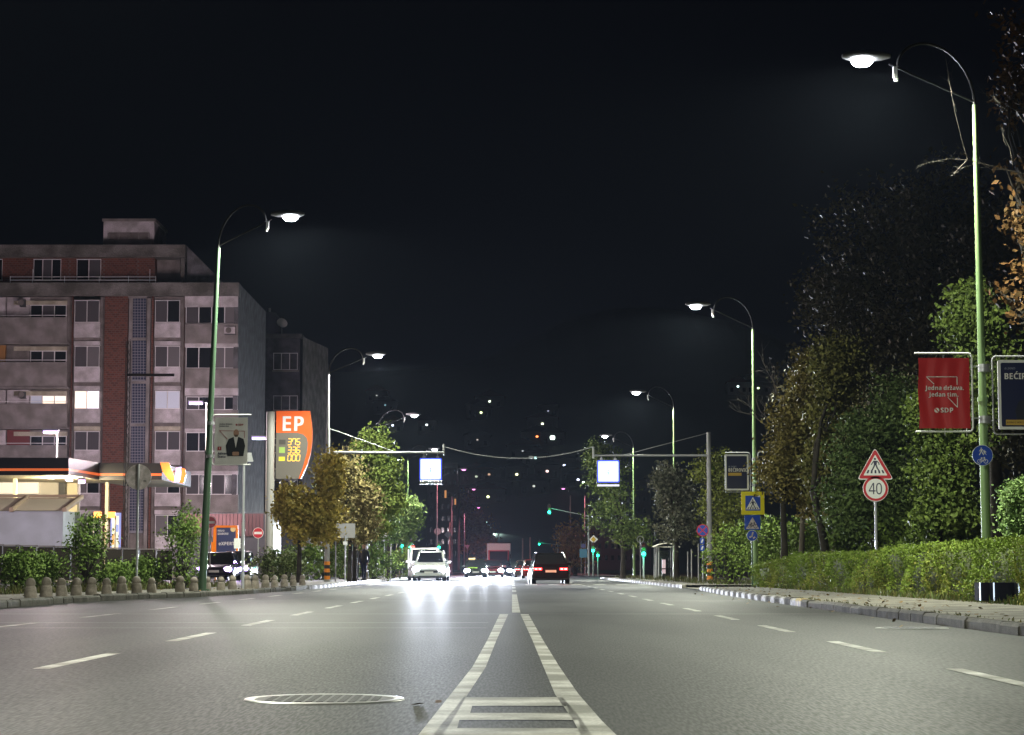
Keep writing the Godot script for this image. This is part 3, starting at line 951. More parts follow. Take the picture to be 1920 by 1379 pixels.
	for q in [[158, 60, 115, 145, "large leafy bush bulging over the dark fence"], [340, 62, 90, 160, "tall bush beside the lamp post with the portrait banner"], [30, 58, 110, 80, "low bush at the outer end of the dark fence"], [80, 61, 60, 70, "thin bush growing between two larger ones on the fence"], [265, 63, 90, 60, "low dry bush behind the back of the round sign"], [215, 61, 50, 50, "small scrub beside the large leafy bush"]]:
		var z = float(q[1])
		shrub(q[4], Vector3(gx(q[0], z), 0.1, -z), q[2] * z / F, q[3] * z / F, 1.1, 75, sg0, sg1, 0.085)
	shrub("dense shrub at the foot of the price sign pylon", Vector3(gx(500, 92), 0.12, -92), 1.8, 1.5, 1.0, 60, gr0, c3(0.1, 0.12, 0.04), 0.1)
	shrub("shrub growing over the stone wall under the yellowing tree", Vector3(gx(535, 90), 0.12, -90), 1.7, 1.3, 1.0, 60, gr0, c3(0.1, 0.12, 0.04), 0.1)
	for q in [[1370, 80], [1440, 76], [1500, 72], [1590, 63], [1680, 58], [1770, 50]]:
		shrub(["broad undergrowth bush under the brightened yellow green tree", "undergrowth bush beside the yellow bordered crossing sign", "undergrowth bush at the foot of the bare pale tree", "undergrowth bush under the leaning dark trunk", "undergrowth bush beside the 40 speed sign post", "undergrowth bush at the foot of the drooping cypress"][[1370, 1440, 1500, 1590, 1680, 1770].find(q[0])], Vector3(gx(q[0], q[1]), 0.1, -q[1]), 2.4, 2.5, 1.4, 90, c3(0.06, 0.09, 0.02), c3(0.1, 0.145, 0.03), 0.1, "undergrowth behind the hedge", "undergrowth_bush")
	for q in [[600, 110], [650, 115], [700, 120], [735, 135], [560, 105]]:
		shrub(["undergrowth bush behind the wide grey sign board back", "undergrowth bush behind the waiting people", "undergrowth bush behind the lit advertising column", "undergrowth bush below the small dark blue poster", "undergrowth bush behind the stone wall stubs"][[600, 650, 700, 735, 560].find(q[0])], Vector3(gx(q[0], q[1]), 0.1, -q[1]), 3.0, 2.0, 1.4, 60, c3(0.06, 0.09, 0.02), c3(0.1, 0.145, 0.03), 0.14, "undergrowth between the street trees", "undergrowth_bush")
	# fallen leaves
	var L := Leaves.new()
	for i in 380:
		var z = rng.randf_range(24, 68)
		var x = right_kerb_x(z) + abs(rng.randfn(0, 1.2)) + 0.2
		if rng.randf() < 0.15: x = right_kerb_x(z) - abs(rng.randfn(0, 0.3))
		if rng.randf() < 0.3: x = left_kerb_x(z) - rng.randf_range(0.2, 2.5)
		var y = 0.126 if x > right_kerb_x(z) + 0.03 or x < left_kerb_x(z) else 0.008
		var a = rng.randf() * TAU
		L.add(Vector3(x, y + 0.012, -z), Vector3(cos(a), rng.randfn(0, 0.2), sin(a)) * 0.04, Vector3(-sin(a), rng.randfn(0, 0.3), cos(a)) * 0.03, c3(0.2, 0.13, 0.05).lerp(c3(0.1, 0.07, 0.03), rng.randf()))
	var fl = node_for(L.mesh(), "fallen_leaves", M.leaf, self)
	fl.set_meta("kind", "stuff")
	tag(fl, "brown fallen leaves scattered over the pavements", "leaves")
	L = Leaves.new()
	for k in 3:
		L.add(Vector3(-0.47 + 0.05 * k, 0.012 + 0.004 * k, -10.75 - 0.03 * k), Vector3(0.04, 0.004, 0.01).rotated(Vector3.UP, k * 1.1), Vector3(0.01, 0.006, 0.026).rotated(Vector3.UP, k * 1.1), c3(0.09, 0.045, 0.03))
	var one = node_for(L.mesh(), "fallen_leaf", M.leaf, self)
	tag(one, "single crumpled brown leaf lying beside the hatched road marking", "leaf")

# ---------------------------------------------------------------- signs
func post(parent, h, r, material, top := 0.0):
	var mb := MB.new()
	mb.tube(Vector3(0, 0, 0), Vector3(0, h, 0), r, r, 10)
	return obj(mb, "post", material, parent)

func walker(parent, c: Vector2, s: float, z, material):
	# walking pictogram about 1 unit tall times s
	var mb := MB.new()
	mb.plate(disc(c + Vector2(-0.02, 0.43) * s, 0.085 * s, 12), z, z + 0.002)
	mb.plate(PackedVector2Array([c + Vector2(-0.13, 0.3) * s, c + Vector2(0.13, 0.3) * s, c + Vector2(0.1, -0.03) * s, c + Vector2(-0.1, -0.03) * s]), z, z + 0.002)
	obj(mb, "walker_figure", material, parent)
	for q in [[-0.1, 0.28, -0.3, 0.0, 0.07], [0.1, 0.28, 0.26, 0.14, 0.07], [0.26, 0.14, 0.28, 0.0, 0.07], [-0.05, -0.02, -0.16, -0.25, 0.1], [-0.16, -0.25, -0.3, -0.5, 0.09], [0.06, -0.02, 0.14, -0.25, 0.1], [0.14, -0.25, 0.32, -0.5, 0.09]]:
		mb.plate(bar(c + Vector2(q[0], q[1]) * s, c + Vector2(q[2], q[3]) * s, q[4] * s), z, z + 0.0021)
	parent.get_child(parent.get_child_count() - 1).mesh = mb.mesh()

func bicycle_mark(parent, c: Vector2, s: float, z, material):
	var mb := MB.new()
	for k in [-1, 1]:
		var o = c + Vector2(0.28 * k, -0.08) * s
		for i in 12:
			var a0 = TAU * i / 12; var a1 = TAU * (i + 1) / 12
			mb.plate(bar(o + Vector2(cos(a0), sin(a0)) * 0.18 * s, o + Vector2(cos(a1), sin(a1)) * 0.18 * s, 0.04 * s), z, z + 0.002)
	for q in [[-0.28, -0.08, -0.1, 0.2], [-0.1, 0.2, 0.18, 0.2], [0.28, -0.08, 0.16, 0.26], [-0.12, 0.18, 0.02, -0.08], [0.02, -0.08, 0.18, 0.18], [-0.28, -0.08, 0.02, -0.08], [0.1, 0.27, 0.22, 0.27], [-0.16, 0.23, -0.04, 0.23]]:
		mb.plate(bar(c + Vector2(q[0], q[1]) * s, c + Vector2(q[2], q[3]) * s, 0.045 * s), z, z + 0.0021)
	obj(mb, "bicycle_figure", material, parent)

func tri_poly(c: Vector2, w, h, r) -> PackedVector2Array:
	return rounded(PackedVector2Array([c + Vector2(-w / 2, -h / 2), c + Vector2(w / 2, -h / 2), c + Vector2(0, h / 2)]), r)

func holder(parent, called, pos) -> Node3D:
	var n := Node3D.new()
	n.name = called
	parent.add_child(n, true)
	n.position = pos
	return n

func sign_at(called, label, px, z, y0 := 0.12, group := "road signs") -> Node3D:
	return thing(called, label, "road sign", Vector3(gx(px, z), y0, -z), group)

func dy(t, py, z) -> float:
	return at(960, py, z).y - t.position.y

func build_signs():
	var mb: MB
	# warning triangle over 40
	var z = 53.0
	var k = z / F
	var t = sign_at("speed_sign", "white round red ringed 40 sign under a red pedestrian warning triangle", 1644, z)
	post(t, dy(t, 845, z), 0.032, M.galv)
	var c = Vector2(0, dy(t, 867, z))
	plate_of(t, "triangle_rim", tri_poly(c + Vector2(0, -0.04), 68 * k, 60 * k, 0.05), 0.04, 0.048, M.sign_white)
	plate_of(t, "triangle_border", tri_poly(c + Vector2(0, -0.04), 64 * k, 56 * k, 0.045), 0.048, 0.052, M.sign_red)
	plate_of(t, "triangle_face", tri_poly(c + Vector2(0, -0.075), 45 * k, 39 * k, 0.012), 0.052, 0.056, M.sign_white)
	walker(t, c + Vector2(0, -0.07), 0.34, 0.056, M.sign_ink)
	mb = MB.new()
	for i in range(-2, 3):
		mb.plate(PackedVector2Array([c + Vector2(i * 0.1 - 0.02, -0.28), c + Vector2(i * 0.1 + 0.025, -0.28), c + Vector2(i * 0.085 + 0.02, -0.2), c + Vector2(i * 0.085 - 0.02, -0.2)]), 0.056, 0.058)
	obj(mb, "crossing_stripes", M.sign_ink, t)
	c = Vector2(0, dy(t, 917, z))
	plate_of(t, "disc_rim", disc(c, 24 * k, 32), 0.04, 0.048, M.sign_white)
	plate_of(t, "disc_border", disc(c, 23 * k, 32), 0.048, 0.052, M.sign_red)
	plate_of(t, "disc_face", disc(c, 18.6 * k, 32), 0.052, 0.056, M.sign_white)
	text(t, "numerals", "40", Vector3(c.x, c.y, 0.058), 0.28, M.sign_ink, false, "Droid Sans", 0.82)
	# yellow framed crossing sign, cycle crossing plate, round blue sign
	z = 71.5
	k = z / F
	t = sign_at("crossing_sign", "yellow bordered blue pedestrian crossing sign above a blue cycle plate", 1411, z)
	post(t, dy(t, 925, z), 0.03, M.pole_dark_green)
	c = Vector2(2 * k, dy(t, 944, z))
	plate_of(t, "yellow_panel", rounded(rect(-22 * k + c.x, c.y - 21.5 * k, 21.5 * k + c.x, c.y + 21.5 * k), 0.03), 0.03, 0.038, M.sign_yellow)
	plate_of(t, "blue_panel", rect(c.x - 14 * k, c.y - 14 * k, c.x + 14 * k, c.y + 14 * k), 0.038, 0.042, M.sign_blue)
	plate_of(t, "white_triangle", tri_poly(c + Vector2(0, 0), 26 * k, 23.5 * k, 0.01), 0.042, 0.045, M.sign_white)
	walker(t, c + Vector2(0, -0.03), 0.3, 0.045, M.sign_ink)
	mb = MB.new()
	for i in [-2, -1, 0, 1, 2]:
		mb.plate(PackedVector2Array([c + Vector2(i * 0.085 - 0.018, -0.2), c + Vector2(i * 0.085 + 0.018, -0.2), c + Vector2(i * 0.065 + 0.012, -0.13), c + Vector2(i * 0.065 - 0.012, -0.13)]), 0.045, 0.0468)
	obj(mb, "crossing_stripes", M.sign_ink, t)
	c = Vector2(1 * k, dy(t, 980, z))
	plate_of(t, "cycle_plate", rect(c.x - 15 * k, c.y - 14 * k, c.x + 14.5 * k, c.y + 13.5 * k), 0.03, 0.037, M.sign_blue)
	plate_of(t, "white_triangle", tri_poly(c + Vector2(0, -0.02), 25 * k, 22 * k, 0.01), 0.037, 0.04, M.sign_back)
	bicycle_mark(t, c + Vector2(0, -0.1), 0.36, 0.04, M.sign_ink)
	c = Vector2(0, dy(t, 1005, z))
	plate_of(t, "round_rim", disc(c, 10.3 * k), 0.03, 0.036, M.sign_white)
	plate_of(t, "round_plate", disc(c, 9.7 * k), 0.036, 0.04, M.sign_blue)
	mb = MB.new()
	mb.plate(bar(c + Vector2(-0.09, -0.06), c + Vector2(0.02, 0.0), 0.05), 0.04, 0.042)
	mb.plate(bar(c + Vector2(0.0, 0.02), c + Vector2(0.03, 0.12), 0.05), 0.04, 0.0421)
	mb.plate(bar(c + Vector2(0.03, -0.09), c + Vector2(0.1, -0.04), 0.05), 0.04, 0.0422)
	obj(mb, "worn_symbol", M.sign_back, t)
	# no stopping sign with two small plates
	z = 90.0
	k = z / F
	t = sign_at("no_stopping_sign", "round blue red crossed no stopping sign over two small blue plates", 1318, z)
	post(t, dy(t, 990, z), 0.03, M.galv_dull)
	c = Vector2(0, dy(t, 995, z))
	plate_of(t, "red_ring", disc(c, 11.4 * k, 28), 0.03, 0.036, M.sign_red)
	plate_of(t, "blue_disc", disc(c, 9.6 * k, 28), 0.036, 0.04, M.sign_blue)
	mb = MB.new()
	mb.plate(bar(c + Vector2(-0.16, -0.16), c + Vector2(0.16, 0.16), 0.04), 0.04, 0.0425)
	mb.plate(bar(c + Vector2(-0.16, 0.16), c + Vector2(0.16, -0.16), 0.04), 0.04, 0.0428)
	obj(mb, "red_cross", M.sign_red, t)
	for q in [1015, 1028]:
		c = Vector2(-0.02, dy(t, q, z))
		plate_of(t, "small_plate", rounded(rect(c.x - 4.2 * k, c.y - 5.5 * k, c.x + 4.2 * k, c.y + 5.5 * k), 0.02), 0.03, 0.036, M.sign_blue)
		plate_of(t, "arrow_mark", bar(c + Vector2(-0.03, -0.07), c + Vector2(0.03, 0.07), 0.06), 0.036, 0.038, M.sign_white)
	# round blue shared path sign on the near lamp post
	z = 38.2
	k = z / F
	t = thing("shared_path_sign", "round blue pedestrian and cycle sign strapped to the green lamp post", "road sign", Vector3(gx(1844, z), at(1844, 855, z).y, -z + 0.13), "road signs")
	plate_of(t, "rim", disc(Vector2.ZERO, 19.5 * k, 32), 0.0, 0.008, M.sign_white)
	plate_of(t, "disc", disc(Vector2.ZERO, 18.7 * k, 32), 0.008, 0.012, M.sign_blue)
	walker(t, Vector2(-0.02, 0.07), 0.13, 0.012, M.sign_white)
	walker(t, Vector2(0.04, 0.05), 0.09, 0.012, M.sign_white)
	bicycle_mark(t, Vector2(0, -0.09), 0.2, 0.012, M.sign_white)
	mb = MB.new()
	mb.cbox(Vector3(0, 0.0, -0.06), Vector3(0.2, 0.03, 0.14))
	obj(mb, "strap", M.galv, t)
	# back of a round sign
	z = 54.5
	k = z / F
	t = sign_at("round_sign", "round pinkish grey sign seen from behind on a slim steel post", 256, z)
	post(t, dy(t, 872, z), 0.03, M.galv)
	c = Vector2(0, dy(t, 895, z))
	plate_of(t, "disc", disc(c, 24 * k, 32), -0.05, -0.035, M.sign_back)
	mb = MB.new()
	mb.tube(Vector3(0, c.y - 0.32, 0.0), Vector3(0, c.y + 0.33, 0.0), 0.034, 0.034, 10)
	obj(mb, "mounting_rail", M.galv_dull, t)
	mb = MB.new()
	mb.cbox(Vector3(0.16, c.y - 0.1, -0.033), Vector3(0.08, 0.02, 0.004))
	obj(mb, "sticker", M.dark, t)
	# slim post with two small panels beside the portrait banner
	z = 61.0
	k = z / F
	t = sign_at("slim_sign_post", "slim steel post with a tilted panel behind the portrait banner", 455, z)
	post(t, dy(t, 850, z), 0.035, M.galv)
	mb = MB.new()
	mb.tube(Vector3.ZERO, Vector3(0, dy(t, 980, z), 0), 0.047, 0.045, 10)
	obj(mb, "lower_tube", M.galv, t)
	plate_of(t, "tilted_panel", PackedVector2Array([Vector2(5 * k, dy(t, 849, z)), Vector2(13 * k, dy(t, 849, z)), Vector2(17 * k, dy(t, 866, z)), Vector2(5 * k, dy(t, 866, z))]), -0.06, -0.04, M.galv_dull)
	plate_of(t, "white_plate", rect(-17 * k, dy(t, 1029, z), -5 * k, dy(t, 1010, z)), 0.0, 0.01, M.white)
	mb = MB.new()
	mb.cbox(Vector3(-0.1, dy(t, 1020, z), -0.01), Vector3(0.22, 0.03, 0.02))
	obj(mb, "plate_arm", M.galv_dull, t)
	# no entry signs by the station exit
	for q in [[393, 980, 104.0, 10.5, "red no entry disc partly behind the lamp post with the portrait"], [483, 1000, 100.0, 9.3, "bright red no entry disc beside the price sign pylon"]]:
		z = q[2]
		k = z / F
		t = sign_at("no_entry_sign", q[4], q[0], z)
		post(t, dy(t, q[1], z), 0.03, M.galv_dull)
		c = Vector2(0, dy(t, q[1], z))
		plate_of(t, "rim", disc(c, (q[3] + 0.8) * k, 28), 0.03, 0.036, M.sign_white)
		plate_of(t, "red_disc", disc(c, q[3] * k, 28), 0.036, 0.04, M.sign_red)
		plate_of(t, "white_bar", rect(-q[3] * 0.78 * k, c.y - 2.3 * k, q[3] * 0.78 * k, c.y + 2.3 * k), 0.04, 0.043, M.sign_white)
	# far signs seen from behind, left side
	z = 215.0
	k = z / F
	t = sign_at("round_sign", "small pale round sign back above the white off-roader", 820, z)
	post(t, dy(t, 1000, z), 0.03, M.galv_dull)
	plate_of(t, "disc", disc(Vector2(0, dy(t, 997, z)), 6.4 * k, 20), 0.03, 0.045, M.sign_back)
	t = sign_at("diamond_sign", "grey diamond sign back on a post beside the white off-roader", 840, 240.0)
	post(t, dy(t, 995, 240.0), 0.03, M.galv_dull)
	c = Vector2(-0.03, dy(t, 1003, 240.0))
	plate_of(t, "diamond_plate", PackedVector2Array([c + Vector2(-0.42, 0), c + Vector2(0, 0.42), c + Vector2(0.42, 0), c + Vector2(0, -0.42)]), -0.05, -0.035, M.galv_dull)
	t = sign_at("yield_sign", "pale inverted triangle sign beyond the crossing", 876, 335.0)
	post(t, dy(t, 1022, 335.0), 0.03, M.galv_dull)
	c = Vector2(0, dy(t, 1026, 335.0))
	plate_of(t, "triangle_plate", PackedVector2Array([c + Vector2(-0.43, 0.3), c + Vector2(0.43, 0.3), c + Vector2(0, -0.4)]), 0.03, 0.045, M.galv_dull)
	t = sign_at("priority_sign", "white edged yellow diamond priority sign over the traffic light", 1113, 177.0)
	post(t, dy(t, 1012, 177.0), 0.03, M.galv_dull)
	c = Vector2(0, dy(t, 1012, 177.0))
	plate_of(t, "white_diamond", PackedVector2Array([c + Vector2(-0.36, 0), c + Vector2(0, 0.36), c + Vector2(0.36, 0), c + Vector2(0, -0.36)]), 0.03, 0.036, M.sign_white)
	plate_of(t, "yellow_diamond", PackedVector2Array([c + Vector2(-0.23, 0), c + Vector2(0, 0.23), c + Vector2(0.23, 0), c + Vector2(0, -0.23)]), 0.036, 0.04, plain(0.6, 0.4, 0.02, 0.5))
	t = sign_at("direction_sign", "light blue rectangular direction sign under a round sign by the crossing", 1094, 193.0)
	for s in [-0.2, 0.2]:
		mb = MB.new()
		mb.tube(Vector3(s, 0, 0), Vector3(s, dy(t, 1015, 193.0), 0), 0.03, 0.03, 8)
		obj(mb, "post", M.galv_dull, t)
	plate_of(t, "blue_panel", rect(-0.34, dy(t, 1046, 193.0), 0.34, dy(t, 1030, 193.0)), 0.03, 0.045, plain(0.1, 0.3, 0.45, 0.5))
	plate_of(t, "round_plate", disc(Vector2(0.0, dy(t, 1024, 193.0)), 0.2, 20), 0.03, 0.045, plain(0.15, 0.13, 0.3, 0.5))
	# roundel ring sign at the bus stop and plain posts
	t = sign_at("ring_sign", "grey ring shaped stop sign before the bus shelter", 1201, 112.0)
	post(t, dy(t, 1010, 112.0), 0.025, M.galv_dull)
	mb = MB.new()
	for i in 16:
		var a0 = TAU * i / 16; var a1 = TAU * (i + 1) / 16
		var o = Vector2(0, dy(t, 1012, 112.0))
		mb.plate(bar(o + Vector2(cos(a0), sin(a0)) * 0.17, o + Vector2(cos(a1), sin(a1)) * 0.17, 0.05), 0.03, 0.04)
	obj(mb, "ring", M.galv_dull, t)
	# large sign backs left under the trees
	t = sign_at("board_sign", "wide grey sign board back on a steel post under the yellowing tree", 647, 94.0)
	post(t, dy(t, 1000, 94.0), 0.035, M.galv)
	plate_of(t, "board", rounded(rect(-0.42, dy(t, 1009, 94.0), 0.42, dy(t, 982, 94.0)), 0.04), -0.06, -0.04, M.galv_dull)
	plate_of(t, "small_panel", rect(-0.09, dy(t, 1022, 94.0), 0.09, dy(t, 1016, 94.0)), 0.04, 0.05, M.white)
	t = sign_at("square_sign", "pale square sign back on a post behind the blue poster", 720, 122.0)
	post(t, dy(t, 1000, 122.0), 0.03, M.galv_dull)
	plate_of(t, "panel", PackedVector2Array([Vector2(-0.25, dy(t, 1000, 122.0)), Vector2(0.22, dy(t, 1000, 122.0)), Vector2(0.25, dy(t, 1014, 122.0)), Vector2(-0.15, dy(t, 1014, 122.0))]), -0.05, -0.03, M.sign_back)
	t = sign_at("plain_post", "plain thin steel post left of the wide sign board back", 629, 96.0)
	post(t, dy(t, 985, 96.0), 0.03, M.galv_dull)
	for q in [[1508, 76.0, 975], [1297, 96.0, 1030], [1310, 98.0, 1020], [1290, 100.0, 1035]]:
		t = thing("plain_post", "plain thin post standing among the trees behind the kerb", "post", Vector3(gx(q[0], q[1]), 0.1, -q[1]), "plain posts among the trees")
		post(t, dy(t, q[2], q[1]), 0.028, M.galv_dull)

# lit crossing gantries: mast, beam, hanging sign
func gantry(label, pole_x, tip_px, beam_py, z, pole_top_py, stay_from_py, stay_to_px, sign_cx, sign_cy, striped, bright, lamp_on):
	var s = sign(-pole_x)
	var t = thing("sign_gantry", label, "gantry", Vector3(pole_x, 0.12, -z), "crossing sign gantries")
	var tip = at(tip_px, beam_py, z)
	var by = tip.y - 0.12
	var top = at(960, pole_top_py, z).y - 0.12
	var mb := MB.new()
	mb.tube(Vector3.ZERO, Vector3(0, top * 0.45, 0), 0.12, 0.11, 14)
	mb.tube(Vector3(0, top * 0.45, 0), Vector3(0, top, 0), 0.1, 0.09, 14)
	obj(mb, "mast", M.galv_dull, t)
	var cols = [M.orange, M.black, M.orange, M.black, M.orange]
	for i in 5:
		mb = MB.new()
		mb.tube(Vector3(0, 0.12 + i * 0.155, 0), Vector3(0, 0.12 + (i + 1) * 0.155, 0), 0.126, 0.126, 14)
		obj(mb, "warning_band", cols[i], t)
	mb = MB.new()
	mb.tube(Vector3(0, by, 0), Vector3(tip.x - pole_x, by, 0), 0.055, 0.05, 10)
	obj(mb, "beam", M.galv, t)
	mb = MB.new()
	mb.tube(Vector3(tip.x - pole_x, by - 0.12, 0), Vector3(tip.x - pole_x, by + 0.36, 0), 0.05, 0.05, 10)
	obj(mb, "end_bracket", M.galv, t)
	var sy = at(960, stay_from_py, z).y - 0.12
	mb = MB.new()
	mb.tube(Vector3(0, sy, 0), Vector3(gx(stay_to_px, z) - pole_x, by + 0.05, 0), 0.016, 0.016, 6)
	obj(mb, "stay_cable", M.galv, t)
	# illuminated box sign hanging from the beam
	var sc = at(sign_cx, sign_cy, z)
	var sg = thing("lit_crossing_sign", ("blown out " if bright else "") + ("white backlit pedestrian sign hanging over the oncoming lanes" if bright else "white backlit pedestrian triangle sign hanging over the outbound lanes"), "lit sign", Vector3(sc.x, sc.y, -z + 0.07), "lit crossing signs")
	var h = 20.5 * z / F
	plate_of(sg, "case", rounded(rect(-h - 0.03, -h - 0.03, h + 0.03, h + 0.03), 0.05), -0.14, -0.002, M.dark)
	plate_of(sg, "border", rounded(rect(-h, -h, h, h), 0.05), -0.002, 0.004, glow(0.03, 0.08, 1.0, 1.6))
	plate_of(sg, "screen", rounded(rect(-h * 0.93, -h * 0.93, h * 0.93, h * 0.93), 0.06), 0.004, 0.008, glow(0.82, 0.92, 1.0, 1.1 if bright else 0.86))
	plate_of(sg, "lit_triangle", tri_poly(Vector2(0, -0.04), h * 1.35, h * 1.25, 0.02), 0.008, 0.01, glow(1.0, 1.0, 1.0, 1.6 if bright else 1.3))
	var wm = glow(0.5, 0.7, 1.0, 0.75)
	walker(sg, Vector2(0, -0.12), 0.34, 0.01, wm)
	plate_of(sg, "dark_head", disc(Vector2(0, 0.03), 0.026, 10), 0.012, 0.014, M.sign_blue)
	for q in [-0.3, 0.3]:
		mb = MB.new()
		mb.tube(Vector3(q, h + 0.02, -0.07), Vector3(q, by + 0.12 - sc.y + 0.04, -0.07), 0.02, 0.02, 8)
		mb.cbox(Vector3(q, h + 0.06, -0.07), Vector3(0.12, 0.06, 0.1))
		obj(mb, "hanger", M.galv, sg)
	mb = MB.new()
	mb.box(Vector3(-h, -h - 0.17, -0.12), Vector3(h, -h - 0.09, 0.02))
	obj(mb, "downlight_bar", M.galv_dull if not lamp_on else glow(0.8, 0.8, 1.0, 0.9), sg)
	for q in [-h * 0.8, h * 0.8]:
		mb = MB.new()
		mb.box(Vector3(q - 0.02, -h - 0.1, -0.1), Vector3(q + 0.02, -h - 0.02, -0.06))
		obj(mb, "bar_bracket", M.dark, sg)
	var a := AreaLight3D.new()
	a.name = "light"
	sg.add_child(a, true)
	a.position = Vector3(0, 0, 0.03)
	a.rotation = Vector3(0, PI, 0)
	a.area_size = Vector2(h * 1.8, h * 1.8)
	a.light_energy = 3.0
	a.area_range = 60.0
	a.light_color = Color(0.9, 0.95, 1.0)
	a.shadow_enabled = true
	mb = MB.new()
	return t

func cable():
	var z = 92.4
	var a = at(833, 838, z); var b = at(1113, 838, z)
	var t = thing("hanging_cable", "sagging cable slung between the two crossing sign beams", "cable", a)
	var pts := []
	for i in 25:
		var q = i / 24.0
		pts.append(Vector3((b.x - a.x) * q, -4.0 * (22.0 * z / F) * q * (1 - q), 0))
	var mb := MB.new()
	mb.path(pts, 0.022, 6)
	obj(mb, "wire", M.galv, t)
	mb = MB.new()
	mb.cbox(pts[14] + Vector3(0, 0.03, 0), Vector3(0.2, 0.12, 0.1))
	obj(mb, "cable_box", M.galv, t)

func traffic_light(label, px, py, z, with_post := true, arm_to = null, post_px = 0.0, post_top = 0.0):
	var x = gx(px, z)
	var t: Node3D
	var mb: MB
	var k = z / F
	if arm_to != null:
		t = thing("traffic_light", label, "traffic light", Vector3(gx(post_px, z), 0.12, -z), "traffic lights")
		mb = MB.new()
		mb.tube(Vector3.ZERO, Vector3(0, dy(t, post_top, z), 0), 0.09, 0.07, 12)
		obj(mb, "post", M.galv_dull, t)
		mb = MB.new()
		mb.tube(Vector3(0, dy(t, post_top + 2, z), 0), Vector3(x - t.position.x, dy(t, arm_to, z), 0), 0.045, 0.035, 10)
		obj(mb, "mast_arm", M.galv_dull, t)
	else:
		t = thing("traffic_light", label, "traffic light", Vector3(x, 0.12, -z), "traffic lights")
		mb = MB.new()
		mb.tube(Vector3.ZERO, Vector3(0, dy(t, py, z) + 0.5, 0), 0.05, 0.05, 10)
		obj(mb, "post", M.galv_dull, t)
	var c = Vector3(x - t.position.x, dy(t, py, z), 0.08)
	plate_of(t, "housing", rounded(rect(c.x - 0.14, c.y - 0.16, c.x + 0.14, c.y + 0.68), 0.05), -0.02, 0.1, M.black)
	for i in 3:
		var lens = plate_of(t, "lens", disc(Vector2(c.x, c.y + i * 0.26), 0.105, 18), 0.1, 0.115, M.green_light if i == 0 else (plain(0.1, 0.07, 0.01, 0.3) if i == 1 else plain(0.1, 0.01, 0.01, 0.3)))
		mb = MB.new()
		for j in 8:
			var a0 = PI * j / 8; var a1 = PI * (j + 1) / 8
			var o = Vector3(c.x, c.y + i * 0.26, 0.115)
			var p0 = o + Vector3(cos(a0), sin(a0), 0) * 0.115; var p1 = o + Vector3(cos(a1), sin(a1), 0) * 0.115
			mb.quad(p0, p1, p1 + Vector3(0, -0.02, 0.16), p0 + Vector3(0, -0.02, 0.16))
		obj(mb, "visor", M.black, t)
	omni(t, c + Vector3(0, 0, 0.3), 1.6, Color(0.05, 1.0, 0.75), 0.1)
	return t

